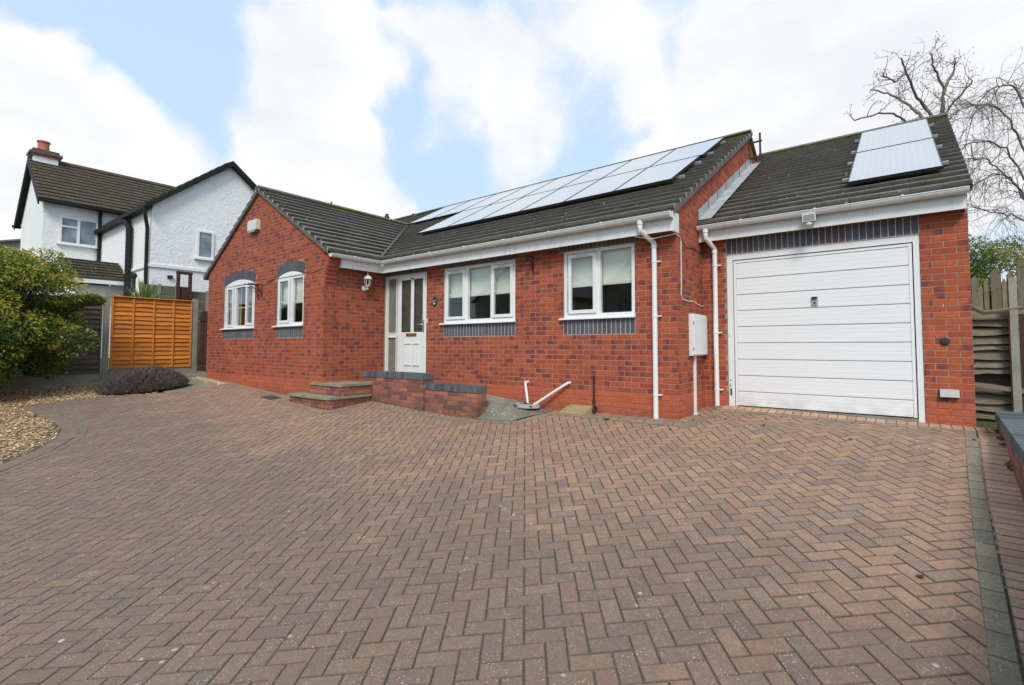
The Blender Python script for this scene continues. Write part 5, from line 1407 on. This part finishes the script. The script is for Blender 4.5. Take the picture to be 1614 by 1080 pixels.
ht = thing('heather_plant', 'low spreading mound of grey green and purple heather at the paving edge', 'heather')
b = MB(); r = random.Random(8)
def sprig(p, d, L, c, w=.010):
    s_ = d.cross(Vector((r.gauss(0, 1), r.gauss(0, 1), r.gauss(0, 1)))).normalized() * w
    b.add([p - s_, p + s_, p + d * L], [(0, 1, 2)], 0, (c, r.random(), 0, 0))
HC = (-11.06, -2.79); hg = G(*HC)
ha = rad(76)
for _ in range(22000):
    a = r.random() * 6.283; q = r.random() ** .5
    lx_, ly_ = q * .76 * math.cos(a), q * .55 * math.sin(a)
    x = HC[0] + lx_ * math.cos(ha) - ly_ * math.sin(ha); y = HC[1] + lx_ * math.sin(ha) + ly_ * math.cos(ha)
    bumpz = .42 * (1 - q ** 3.2) ** .8 * (.84 + .16 * math.sin(x * 7 + 1) * math.cos(y * 6)) + .04
    z = G(x, y) + bumpz * r.uniform(.45, 1)
    d = Vector(((x - HC[0]) * .5 + r.gauss(0, .35), (y - HC[1]) * .5 + r.gauss(0, .35), .75 + r.gauss(0, .2))).normalized()
    pur = .5 + .5 * math.sin(x * 2.3 + 1.2) * math.cos(y * 2.1 - .5)
    c = .22 + .28 * r.random() + (.44 if r.random() < .08 + .42 * pur else 0)
    sprig(Vector((x, y, z)), d, r.uniform(.05, .12), min(1, c), .013)
b.build('foliage', M_HEATH, ht)
yu = thing('spiky_plant', 'bright green spiky leaved plant fanning up behind the orange fence', 'plant')
b = MB(); r = random.Random(2); YC = Vector((-14.35, -2.02, 1.62))
for _ in range(150):
    az = r.random() * 6.283; el = r.uniform(.15, 1.45); L = r.uniform(.75, 1.05)
    d = Vector((math.cos(az) * math.cos(el), math.sin(az) * math.cos(el), math.sin(el))); s_ = d.cross(Vector((0, 0, 1))).normalized() * .018
    p0 = YC; p1 = YC + d * L * .55; p2 = YC + d * L + Vector((0, 0, -.12 * (1 - math.sin(el))))
    b.add([p0 - s_ * .5, p0 + s_ * .5, p1 + s_, p1 - s_, p2], [(0, 1, 2, 3), (3, 2, 4)], 0, (r.random(), 0, 0, 0))
b.build('leaves', M_YUC, yu)
b = MB(); b.tube([YC - Vector((0, 0, 1.8)), YC], .07, 8); b.build('trunk', M_BARK, yu)

# ------------------------------------------------------------------ white house on the left
wh = thing('white_house', 'white roughcast two storey house with brown tiled roof and black gutters', 'house')
b = MB(); XA, XG, YS, YE = -24.1, -17.65, -1.10, 3.55
def house_wall(pts, ext, name='wall'): b = MB(); b.prism(pts, ext); return b.build(name, M_RENDER, wh)
EA, RA, XR = 6.35, 8.50, -26.75
YL = -2.80
w1 = house_wall([(XA, YL, -.5), (XA, YL, EA), (XR, YL, RA - .1), (2 * XR - XA, YL, EA), (2 * XR - XA, YL, -.5)], (0, 12, 0))
EG = 5.42; YP = (YS + YE) / 2; RG = EG + (YP - YS) * .87
w2 = house_wall([(XG, YS, -.5), (XG, YS, EG), (XG, YP, RG), (XG, YE, EG), (XG, YE, -.5)], (XA - XG - .5, 0, 0))
# string course
b = MB(); b.box(XG, XG + .05, YS - .05, YE, 3.32, 3.42); b.box(XA, XG - .001, YS - .05, YS, 3.32, 3.42); b.box(XA, XA + .05, YL, YS - .051, 3.32, 3.42); b.build('string_course', M_RENDER, wh)
def froof(name, O, U, Vv, region, gauge=.30, tw=.30, m=M_WTILE):
    """small far tiles joined into one part per slope"""
    O, U, Vv = Vector(O), Vector(U).normalized(), Vector(Vv); K2 = Vv.length; Vv = Vv.normalized(); N = U.cross(Vv); N = -N if N.z < 0 else N
    b = MB(); b.prism([O + U * u + Vv * v for u, v in region], -N * .1); base = b.build(name, m, wh)
    vm_ = max(p[1] for p in region); um0 = min(p[0] for p in region); um1 = max(p[0] for p in region); b = MB(); rt = random.Random(4); v = 0; row = 0
    while v < vm_:
        u = um0 - tw + (row % 2) * tw / 2
        while u < um1:
            pl_ = clip_convex([(u + .005, v), (u + tw - .005, v), (u + tw - .005, v + gauge), (u + .005, v + gauge)], region)
            if len(pl_) >= 3:
                c = (rt.random(), rt.random(), .6, .3); top = [O + U * a + Vv * e + N * (.05 * (1 - (e - v) / gauge) + .004 + rt.random() * .008) for a, e in pl_]; bot = [O + U * a + Vv * e for a, e in pl_]; n = len(pl_)
                # pan-tile hump
                b.add(top + bot, [tuple(range(n))] + [(k, k + n, (k + 1) % n + n, (k + 1) % n) for k in range(n)], 0, None, [c] * n + [(c[0], c[1], 0, .3)] * n)
            u += tw
        v += gauge; row += 1
    b.build('tiling', m, base, stuff=True); return base
s1 = math.hypot(XA + .3 - XR, RA - EA + .26)
froof('roof', (XA + .3, YL - .18, EA - .02), (0, 1, 0), Vector((XR - XA - .3, 0, RA - EA + .12)), [(0, 0), (12.3, 0), (12.3, s1 - .02), (0, s1 - .02)])
b = MB(); b.prism([(XR, YL - .18, RA + .12), (2 * XR - XA - .3, YL - .18, EA - .02), (2 * XR - XA - .3, YL - .18, EA - .15), (XR, YL - .18, RA - .02)], (0, 12.3, 0)); b.build('roof', M_WTILE, wh)
b = MB(); b.tube([(XR, YL - .19, RA + .12), (XR, 8.8, RA + .12)], .11, 8); b.build('ridge', M_WTILE, wh)
b = MB()   # bargeboards of the left gable, dark underside
b.prism([(XR, YL - .20, RA + .08), (XR, YL - .20, RA - .18), (XA + .3, YL - .20, EA - .28), (XA + .3, YL - .20, EA - .02)], (0, .04, 0))
b.prism([(XR, YL - .20, RA + .08), (XR, YL - .20, RA - .18), (2 * XR - XA - .35, YL - .20, EA - .40), (2 * XR - XA - .35, YL - .20, EA - .12)], (0, .04, 0))
b.prism([(XR, YL - .16, RA - .06), (XR, YL - .16, RA - .09), (2 * XR - XA - .3, YL - .16, EA - .34), (2 * XR - XA - .3, YL - .16, EA - .31)], (0, .155, 0)); b.build('bargeboard', M_DARKU, wh)
b = MB(); b.tube([(2 * XR - XA - .35, YL - .25, EA - .25), (2 * XR - XA - .35, 0, EA - .25)], .06, 8); b.build('gutter', M_DARKU, wh)
b = MB(); b.box(XA + .26, XA + .40, YL - .18, YS + .9, EA - .12, EA - .0); b.box(XA + .0, XA + .26, YL - .18, YS + .9, EA - .10, EA - .06); b.build('gutter', M_DARKU, wh)
sg = math.hypot(YP - YS + .35, RG - EG + .3)
froof('roof', (XG + .17, YS - .14, EG + .02), (-1, 0, 0), Vector((0, YP - YS + .14, (YP - YS + .14) * .87)), [(0, 0), (6.7, 0), (8.6, (YP - YS + .14) * math.hypot(1, .87)), (0, (YP - YS + .14) * math.hypot(1, .87))])
b = MB(); b.prism([(XG + .17, YP, RG + .15), (XG + .17, YE + .4, EG - .2), (XG + .17, YE + .4, EG - .32), (XG + .17, YP, RG + .02)], (-6.5, 0, 0)); b.build('roof', M_WTILE, wh)
b = MB()
for sgn_, ye in ((-1, YS - .16), (1, YE + .4)):
    b.prism([(XG + .17, YP, RG + .16), (XG + .17, YP, RG - .04), (XG + .17, ye, EG - (.18 if sgn_ < 0 else .32)), (XG + .17, ye, EG + (.01 if sgn_ < 0 else -.13))], (.04, 0, 0))
    b.prism([(XG + .165, YP, RG - .02), (XG + .165, YP, RG - .05), (XG + .165, ye, EG - (.15 if sgn_ < 0 else .28)), (XG + .165, ye, EG - (.12 if sgn_ < 0 else .25))], (-.16, 0, 0))
b.build('bargeboard', M_DARKU, wh)
b = MB(); b.box(XG + .3, XA + .02, YS - .24, YS - .12, EG - .14, EG + .0); b.box(XG + .17, XA + .02, YS - .12, YS - .001, EG - .12, EG - .09); b.build('gutter', M_DARKU, wh)
b = MB(); b.tube([(XG + .06, YS - .20, EG - .10), (XG + .04, YS - .18, EG - .40), (XG - .05, YS - .09, EG - .8), (XG - .06, YS - .08, 0)], .055, 8); b.build('downpipe', M_DARKU, wh)
b = MB(); b.tube([(-20.5, YS - .18, EG - .2), (-19.9, YS - .15, EG - .28), (-19.62, YS - .12, EG - .55), (-19.60, YS - .12, 0)], .10, 8); b.build('soil_pipe', M_DARKU, wh)
b = MB(); b.tube([(XA + .09, YS - .08, EA - .1), (XA + .09, YS - .08, 2.2)], .06, 8); b.build('downpipe', M_DARKU, wh)
def wwin(pl, a, c, z0, z1, mull=None, top=None, x=None):
    """window in an X = const wall; a..c along Y"""
    b = MB(); X_ = x; w = .06
    for (p, q, e, f_) in ((a, c, z1 - w, z1), (a, c, z0, z0 + w), (a, a + w, z0 + w, z1 - w), (c - w, c, z0 + w, z1 - w)): b.box(X_ + .005, X_ + .05, p, q, e, f_)
    if mull: b.box(X_ + .005, X_ + .049, mull - .04, mull + .04, z0 + w, z1 - w)
    if top: b.box(X_ + .005, X_ + .048, a + w, mull - .04, top - .03, top + .03)
    wo = b.build('window', M_PVC, pl)
    b = MB(); b.box(X_ + .006, X_ + .016, a + w - .01, c - w + .01, z0 + w - .01, z1 - w + .01); b.build('pane', M_FGLASS, wo)
    b = MB(); b.box(X_ + .005, X_ + .11, a - .08, c + .08, z0 - .06, z0); b.build('sill', M_PVC, wo)
wwin(wh, -2.34, -1.22, 4.73, 5.80, -1.80, 5.42, XA); wwin(wh, .21, .72, 3.81, 4.81, None, None, XG)
b = MB(); b.box(-18.52, -18.22, YS - .04, YS - .004, 2.0, 2.9); wo = b.build('window', M_PVC, wh); b = MB(); b.box(-18.47, -18.27, YS - .045, YS - .0405, 2.05, 2.85); b.build('pane', M_FGLASS, wo)
b = MB(); b.box(XG + .004, XG + .08, -.62, -.48, 2.98, 3.08); b.build('air_vent', M_IRON, wh)
b = MB(); b.lathe([(.05, -.4), (.05, .05), (.08, .08), (.08, .16), (.03, .22)], (-16.6, -1.75, 2.72), 10); tag(b.build('flue_cowl', M_IRON), 'small black flue cowl standing in front of the white house corner', 'flue')
# chimney
CY = -2.50
b = MB(); b.box(XR - .32, XR + .32, CY - .37, CY + .37, RA - .4, RA + .18); chn = b.build('chimney', M_RENDER, wh)
b = MB(); b.box(XR - .38, XR + .38, CY - .43, CY + .43, RA + .16, RA + .24); b.box(XR - .44, XR + .44, CY - .49, CY + .49, RA + .24, RA + .34, 1); b.box(XR - .36, XR + .36, CY - .40, CY + .40, RA + .34, RA + .46, 1); b.build('cap', [M_OLDB, simple('brown_flaunching', (.12, .09, .07), .9, nz=.4)], chn)
b = MB(); b.lathe([(.21, .46), (.19, .52), (.175, .80), (.21, .84), (.21, .90)], (XR, CY - .05, RA), 14); b.build('pot', simple('clay_pot', (.46, .14, .09), .8), chn)
# porch: small mossy lean-to roof with white fascia
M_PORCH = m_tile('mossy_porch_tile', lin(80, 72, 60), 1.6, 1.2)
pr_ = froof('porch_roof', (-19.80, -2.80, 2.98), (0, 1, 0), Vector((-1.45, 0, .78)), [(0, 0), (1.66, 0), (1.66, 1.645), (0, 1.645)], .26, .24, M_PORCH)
b = MB(); b.prism([(-21.25, -2.80, 3.75), (-22.7, -2.80, 2.98), (-22.7, -2.80, 2.90), (-21.25, -2.80, 3.67)], (0, 1.66, 0)); b.build('rear_slope', M_PORCH, pr_)
b = MB(); b.prism([(-19.75, -2.83, 2.92), (-19.75, -2.83, 3.02), (-21.25, -2.83, 3.82), (-22.75, -2.83, 3.02), (-22.75, -2.83, 2.92), (-21.25, -2.83, 3.70)], (0, .03, 0)); b.build('bargeboard', M_PVC, pr_)
b = MB(); b.box(-19.80, -19.74, -2.80, -1.12, 2.82, 2.95); b.build('fascia', M_PVC, pr_)
b = MB(); b.box(-22.3, -20.2, -2.5, -1.11, 0, 2.80); b.build('porch_wall', M_RENDER, wh)
dh = thing('distant_house', 'plain grey gabled roof far behind the white house at the left', 'house')
b = MB(); b.prism([(-66, -6, 0), (-66, -6, 9.0), (-66, 1.2, 11.0), (-66, 8, 8.5), (-66, 8, 0)], (-8, 0, 0)); b.build('wall', simple('grey_render', (.28, .26, .27), .9), dh)
b = MB(); b.prism([(-65.6, -6.4, 8.95), (-65.6, 1.2, 11.15), (-65.6, 8.4, 8.5), (-65.6, 8.4, 8.35), (-65.6, 1.2, 10.98), (-65.6, -6.4, 8.8)], (-8.8, 0, 0)); b.build('roof', M_SLATE, dh)

# ------------------------------------------------------------------ right boundary
lw = thing('retaining_wall', 'low brick retaining wall with wide blue brick coping at the right edge', 'wall')
pA, pB = Vector((3.188, 1.035, 0)), Vector((2.70, -5.40, 0)); dd = (pB - pA).normalized(); nn = Vector((-dd.y, dd.x, 0));
if nn.x < 0: nn = -nn
Lw = (pB - pA).length; ztop = -.165
b = MB(); b.obox(pA + Vector((0, 0, -1.2)) + nn * .006, dd * Lw, nn * .40, Vector((0, 0, 1.2 + ztop - .002))); b.build('core', M_OMORTAR, lw)
z = ztop; k = 0
while z > -1.0:
    z -= .075; s_ = -.1125 if k % 2 else 0
    while s_ < Lw:
        a, e = max(0, s_), min(Lw, s_ + .215)
        P0 = pA + dd * e
        if e - a > .03 and z + .07 > G(P0.x, P0.y) - .02:
            b = MB(); b.obox(pA + dd * a + Vector((0, 0, z + .005)), dd * (e - a), nn * .03, Vector((0, 0, .065)), 0, (rb.random(), rb.random(), .5, rb.random())); b.build('brick', M_OLDB, lw)
        s_ += .225
    k += 1
s_ = 0
while s_ < Lw - .05:
    for j in range(2):
        b = MB(); b.obox(pA + dd * (s_ + .003) - nn * .018 + nn * (.222 * j) + Vector((0, 0, ztop + .002 + rb.random() * .002)), dd * .100, nn * .216, Vector((0, 0, .108)), 0, (rb.random(), rb.random(), .5, rb.random())); b.build('coping_brick', M_COPING, lw)
    s_ += .106
b = MB(); b.obox(pA + Vector((0, 0, ztop - .001)), dd * Lw, nn * .4, Vector((0, 0, .103))); b.build('bedding', M_CONC, lw)
# weeds at the foot of the wall
b = MB(); r = random.Random(6)
for k in range(260):
    s_ = r.choice((.55, .8, 1.05, 1.5, 1.55, .78)) + r.gauss(0, .035); p = pA + dd * s_ - nn * (.01 + abs(r.gauss(0, .012))); p.z = G(p.x, p.y); L_ = r.uniform(.012, .035)
    d = Vector((r.gauss(0, .5), r.gauss(0, .5), 1)).normalized(); s2 = d.cross(Vector((r.gauss(0, 1), 1, 0))).normalized() * .005; b.add([p - s2, p + s2, p + d * L_], [(0, 1, 2)], 0, (r.random() * .5, 0, 0, 0))
tag(b.build('weeds', M_LEAF2), 'tiny weeds sprouting along the joint at the foot of the retaining wall', 'weeds', kind='stuff')
bf = thing('board_fence', 'rotting grey horizontal board fence with a broken gap beside the garage', 'fence')
r = random.Random(14); z = -.30; i = 0
while z < 1.02:
    h = r.uniform(.062, .092)
    if .10 < z < .20: # broken slat leaves a gap
        b = MB(); b.prism([(3.05, 1.47, z - .02), (3.62, 1.47, z - .10), (3.62, 1.47, z - .04), (3.05, 1.47, z + .035)], (0, .015, 0)); b.c = [(r.random(), r.random(), 0, 0)] * len(b.v); b.build('slat', M_GYWOOD, bf); z += .13; continue
    b = MB(); N = 8; xs_ = fr(3.03, 3.66, N); vs = []; ph = r.random() * 6
    for j, x in enumerate(xs_):
        w = .010 * math.sin(j * .7 + ph) + r.gauss(0, .003)
        for (dy, zz_) in ((-.050, z + w), (-.014, z + w), (.012, z + h + .012), (-.002, z + h + .014)): vs.append((x, 1.6 + dy + r.gauss(0, .001), zz_))
    fs = [(j * 4 + k, j * 4 + (k + 1) % 4, j * 4 + 4 + (k + 1) % 4, j * 4 + 4 + k) for j in range(N) for k in range(4)] + [(0, 1, 2, 3)]
    b.add(vs, fs, 0, (r.random(), r.random(), 0, 0)); b.build('slat', M_GYWOOD, bf); z += h + r.choice((.010, .016, .03)); i += 1
b = MB(); b.box(3.40, 3.44, 1.625, 1.66, -.3, 1.0); b.build('batten', M_RDWOOD, bf)
b = MB(); b.box(3.03, 3.45, 1.67, 1.69, -.3, 1.0); b.build('backing_board', M_DKWOOD, bf)  # added behind the slats so the gaps between them read dark
b = MB(); b.tube([(3.03, 1.46, 1.16), (3.09, 1.46, 1.10), (3.16, 1.46, 1.05), (3.3, 1.46, 1.06), (3.5, 1.46, 1.09)], .025, 6); b.build('top_rail', M_GYWOOD, bf)
b = MB(); b.box(3.385, 3.455, 1.44, 1.54, -.3, 1.44); tag(b.build('fence_post', M_CPOST), 'pale concrete fence post at the far right above the low coping', 'fence post')
b = MB(); b.box(3.46, 4.6, 1.50, 1.53, -.3, 1.02); tag(b.build('boundary_fence', M_RDWOOD), 'dark red brown fence panel cut off by the right edge', 'fence')
pf = thing('picket_fence', 'leaning pointed grey pickets rising behind the rotting board fence', 'fence')
pk = [(3.20, .075, 1.62, 0), (3.275, .04, 1.50, 0), (3.33, .055, 1.58, .03), (3.40, .10, 1.70, 0), (3.51, .05, 1.56, .02), (3.565, .075, 1.66, .05), (3.66, .09, 1.84, 0), (3.76, .085, 1.86, .02), (3.87, .09, 1.94, 0), (3.98, .09, 2.0, 0)]
for (x, w, zt, dy) in pk:
    b = MB(); b.prism([(x, 2.7 + dy, .3), (x + w, 2.7 + dy, .3), (x + w, 2.7 + dy, zt - .06), (x + w * .6, 2.7 + dy, zt), (x + w * .35, 2.7 + dy, zt), (x, 2.7 + dy, zt - .05)], (0, .02, 0)); b.c = [(r.random(), r.random(), 0, 0)] * len(b.v); b.build('picket', M_GYPOST, pf)
b = MB(); b.box(3.1, 4.1, 2.80, 2.84, .2, 1.38); b.build('backing_board', M_RDWOOD, pf)
b = MB(); b.prism([(3.1, 2.76, 1.22), (4.1, 2.76, 1.66), (4.1, 2.76, 1.72), (3.1, 2.76, 1.28)], (0, .03, 0)); b.build('rail', M_GYPOST, pf)

# ------------------------------------------------------------------ trees and shrubs on the right
def catmull(P_, n=6):
    P_ = [Vector(p) for p in P_]; out_ = []
    Q = [P_[0] * 2 - P_[1]] + P_ + [P_[-1] * 2 - P_[-2]]
    for i in range(1, len(Q) - 2):
        for k in range(n):
            t_ = k / n; a, b_, c, d = Q[i - 1], Q[i], Q[i + 1], Q[i + 2]
            out_.append(.5 * ((2 * b_) + (c - a) * t_ + (2 * a - 5 * b_ + 4 * c - d) * t_ * t_ + (3 * b_ - a - 3 * c + d) * t_ ** 3))
    out_.append(P_[-1]); return out_
class Tree:
    def __init__(s, seed): s.r = random.Random(seed); s.limb = MB(); s.twig = MB()
    def curve(s, pts, r0, r1, wob=.0):
        pts = [p + Vector((s.r.gauss(0, wob), s.r.gauss(0, wob), s.r.gauss(0, wob))) if 0 < i < len(pts) - 1 else p for i, p in enumerate(pts)]
        n = len(pts); rs = [r0 + (r1 - r0) * i / (n - 1) for i in range(n)]
        (s.limb if r0 > .02 else s.twig).tube(pts, rs, 7 if r0 > .05 else (5 if r0 > .02 else 3), cap=False)
        return pts
    def grow(s, p, d, L, r0, depth, kink=.35, droop=0., up=.15, nb=(2, 4), knob=False):
        n = max(3, int(L / .14)); pts = [p]; q = p.copy(); d = d.normalized()
        for i in range(n):
            d = (d + Vector((s.r.gauss(0, kink), s.r.gauss(0, kink), s.r.gauss(0, kink))) * .35 + Vector((0, 0, up - droop * (i / n))) * .25).normalized()
            q = q + d * (L / n); pts.append(q.copy())
        s.curve(pts, r0, r0 * .45)
        if depth > 0:
            for _ in range(s.r.randint(*nb)):
                i = s.r.randint(max(1, n // 4), n); dd_ = (pts[i] - pts[i - 1]).normalized()
                side = Vector((s.r.gauss(0, 1), s.r.gauss(0, 1), s.r.gauss(0, 1))); nd = (dd_ * .55 + side.normalized() * .75).normalized()
                s.grow(pts[i], nd, L * s.r.uniform(.45, .75), r0 * .55, depth - 1, kink, droop, up, nb, knob)
        elif knob and s.r.random() < .6:
            s.twig.lathe([(.0, -.014), (.014, -.006), (.014, .010), (0, .02)], q, 4)
T = dict(
 L1=[(3.68, 13.17, 6.35), (3.49, 12.95, 7.85), (3.12, 12.28, 8.39), (2.89, 11.71, 8.91), (2.77, 11.36, 9.23)],
 L2=[(3.68, 13.17, 6.35), (3.8, 13.42, 7.95), (3.9, 13.56, 8.87), (4.17, 14.09, 9.53), (4.25, 14.3, 10.15)],
 L3=[(3.68, 13.17, 6.35), (3.32, 13.32, 7.94), (3.02, 13.56, 8.59), (2.53, 13.54, 9.13), (1.95, 13.59, 9.52)],
 L4=[(3.9, 13.56, 8.87), (3.67, 13.12, 9.41), (3.51, 12.73, 9.81)], L5=[(3.8, 13.42, 7.95), (4.14, 13.27, 8.34), (4.51, 13.02, 8.73)],
 L6=[(3.68, 13.17, 6.35), (2.97, 11.86, 7.28), (2.43, 10.96, 7.5), (1.62, 9.89, 7.09)], L7=[(2.89, 11.71, 8.91), (2.57, 11.25, 8.55), (2.31, 10.81, 8.62)])
bt = thing('bare_tree', 'leafless knobbly tree with upright grey brown branches behind the garage ridge', 'tree')
tr = Tree(3)
tr.curve(catmull([(3.66, 13.3, -.5), (3.66, 13.32, 3.16), (3.69, 13.25, 4.95), (3.68, 13.17, 6.35)]), .24, .15)
R0 = dict(L1=.058, L2=.078, L3=.06, L4=.04, L5=.034, L6=.042, L7=.028)
for k, l in T.items():
    pts = tr.curve(catmull(l), R0[k], .022, .015)
    for i in range(3, len(pts)):
        if tr.r.random() < .62:
            d = (pts[i] - pts[i - 1]).normalized(); side = Vector((tr.r.gauss(0, 1), tr.r.gauss(0, 1), tr.r.gauss(.3, 1))).normalized()
            tr.grow(pts[i], d * .4 + side * .8, tr.r.uniform(.25, .65), .014, 2, .5, 0, .25, (2, 3), True)
tr.limb.build('trunk', M_BARK, bt, smooth=True); tr.twig.build('twigs', M_TWIG, bt)
B = [[(5.4, 10.8, 4.57), (4.88, 10.09, 6.08), (4.33, 9.3, 6.48), (3.79, 8.55, 6.22), (3.46, 8.08, 5.86)],
 [(5.44, 10.87, 3.93), (4.84, 10.7, 5.74), (4.23, 10.61, 6.03), (3.84, 10.58, 5.86)],
 [(5.41, 10.77, 5.21), (5.05, 10.29, 6.92), (4.61, 9.6, 6.99), (4.17, 8.93, 6.53), (3.96, 8.69, 5.95)],
 [(5.44, 10.88, 3.61), (4.93, 10.69, 4.8), (4.45, 10.56, 5.45), (4.08, 10.53, 5.61)],
 [(5.46, 10.93, 2.97), (4.97, 10.4, 3.83), (4.42, 9.75, 3.93), (3.95, 9.16, 4.03)],
 [(5.4, 10.79, 4.89), (5.15, 10.03, 6.3), (4.83, 9.28, 6.7)],
 [(5.46, 10.93, 3.2), (5.0, 10.3, 4.5), (4.6, 9.9, 4.9), (4.1, 9.6, 4.7)],
 [(5.46, 10.9, 2.6), (5.0, 10.2, 3.0), (4.5, 9.6, 3.1), (4.1, 9.2, 2.9)]]
bb = thing('weeping_tree', 'bare weeping tree with fine drooping twigs at the right edge above the hedge', 'tree')
tr = Tree(9)
tr.curve(catmull([(5.43, 11.01, -.5), (5.43, 11.01, 1.06), (5.47, 10.92, 3.29), (5.41, 10.77, 5.21), (5.36, 10.64, 6.97)]), .17, .05)
for l in B:
    pts = tr.curve(catmull(l), .028, .009, .02)
    for i in range(4, len(pts)):
        for _ in range(2):
            if tr.r.random() < .75:
                d = (pts[i] - pts[i - 1]).normalized(); side = Vector((tr.r.gauss(0, 1), tr.r.gauss(0, 1), tr.r.gauss(-.2, .7))).normalized()
                tr.grow(pts[i], d * .5 + side * .7, tr.r.uniform(.4, 1.1), .009, 3, .45, 1.9, -.1, (2, 3))
tr.limb.build('trunk', M_BARK, bb, smooth=True); tr.twig.build('twigs', M_TWIG, bb)
hb_ = thing('hedge_shrub', 'leafy green shrub behind the picket fence right of the garage', 'shrub')
b = MB(); r = random.Random(31); cts = []
for _ in range(52): cts.append((Vector((r.uniform(3.3, 5.0), r.uniform(7.6, 9.6), r.uniform(.9, 2.95))), (.30, .4, .26)))
cts = [c for c in cts if c[0].z < 3.0 - .45 * max(0, c[0].x - 4.3)]
def gcol(p, d, k): return max(0, min(1, .3 + .4 * ss(1.4, 3.0, p.z) + .25 * math.sin(p.x * 5 + p.z * 4) + r.gauss(0, .16)))
leafball(b, cts, 22000, .07, r, gcol, .45)
b.build('foliage', M_LEAF2, hb_)
b = MB()
for k in range(6): b.tube([(4.1 + .12 * k, 8.6, -.2), (4.0 + .2 * k, 8.6, 1.0), (3.7 + .28 * k, 8.5 + .1 * k, 2.3)], [.03, .02, .008], 5)
b.build('stem', M_BARK, hb_)

# ------------------------------------------------------------------ across the street (pale gable mirrored in the panes; rest added to darken reflections)
oh = thing('opposite_house', 'pale gabled house standing across the street behind the photographer', 'house')
def opp(nm, x, y, w, h, hr, m, par):
    b = MB(); b.prism([(x, y, -2), (x + w, y, -2), (x + w, y, h), (x + w / 2, y, hr), (x, y, h)], (0, -8, 0)); b.build(nm, m, par)
    b = MB()
    for sx in (-1, 1):
        xe = x + w / 2 + sx * (w / 2 + .3); b.prism([(x + w / 2, y + .3, hr + .05), (xe, y + .3, h - .15), (xe, y + .3, h - .02), (x + w / 2, y + .3, hr + .2)], (0, -8.6, 0))
    b.build('roof', M_SLATE, par)
    for wx, wz in ((.2, .3), (.62, .3), (.2, 3.0), (.62, 3.0)):
        b = MB(); b.box(x + w * wx, x + w * wx + 1.2, y + .002, y + .05, wz, wz + 1.3); wo_ = b.build('window', M_PVC, par)
        b = MB(); b.box(x + w * wx + .07, x + w * wx + 1.13, y + .052, y + .056, wz + .07, wz + 1.23); b.build('pane', M_FGLASS, wo_)
M_OPP = simple('cream_render', (.46, .43, .33), .9)
opp('wall', -16, -26, 9, 4.6, 7.8, M_OPP, oh)
oh2 = thing('opposite_house', 'unseen buff gabled house added across the street beside the pale one', 'house')
opp('wall', -5, -25, 10, 4.8, 8.2, simple('buff_render', (.36, .33, .25), .9), oh2)
oh3 = thing('opposite_house', 'unseen second pale house added across the street further to the left', 'house')
opp('wall', -29, -26, 10, 4.8, 8.0, M_OPP, oh3)
hg_ = thing('street_hedge', 'unseen clipped dark green hedge added along the far side of the street', 'hedge')
b = MB(); r = random.Random(77); b.box(-30, 14, -21.6, -20.8, -2, .5, 0, (.1, .5, 0, 0))
for _ in range(9000):
    p = Vector((r.uniform(-30, 14), -20.8 + r.uniform(-.1, .25), r.uniform(-1.5, .8))); s2 = r.uniform(.06, .14); a = Vector((r.gauss(0, 1), r.gauss(0, 1), r.gauss(0, 1))).normalized() * s2; c_ = a.cross(Vector((0, 1, .3))).normalized() * s2
    b.add([p - a, p + c_, p + a, p - c_], [(0, 1, 2, 3)], 0, (r.random() * .7, 0, 0, 0))
b.build('foliage', M_LEAF2, hg_)
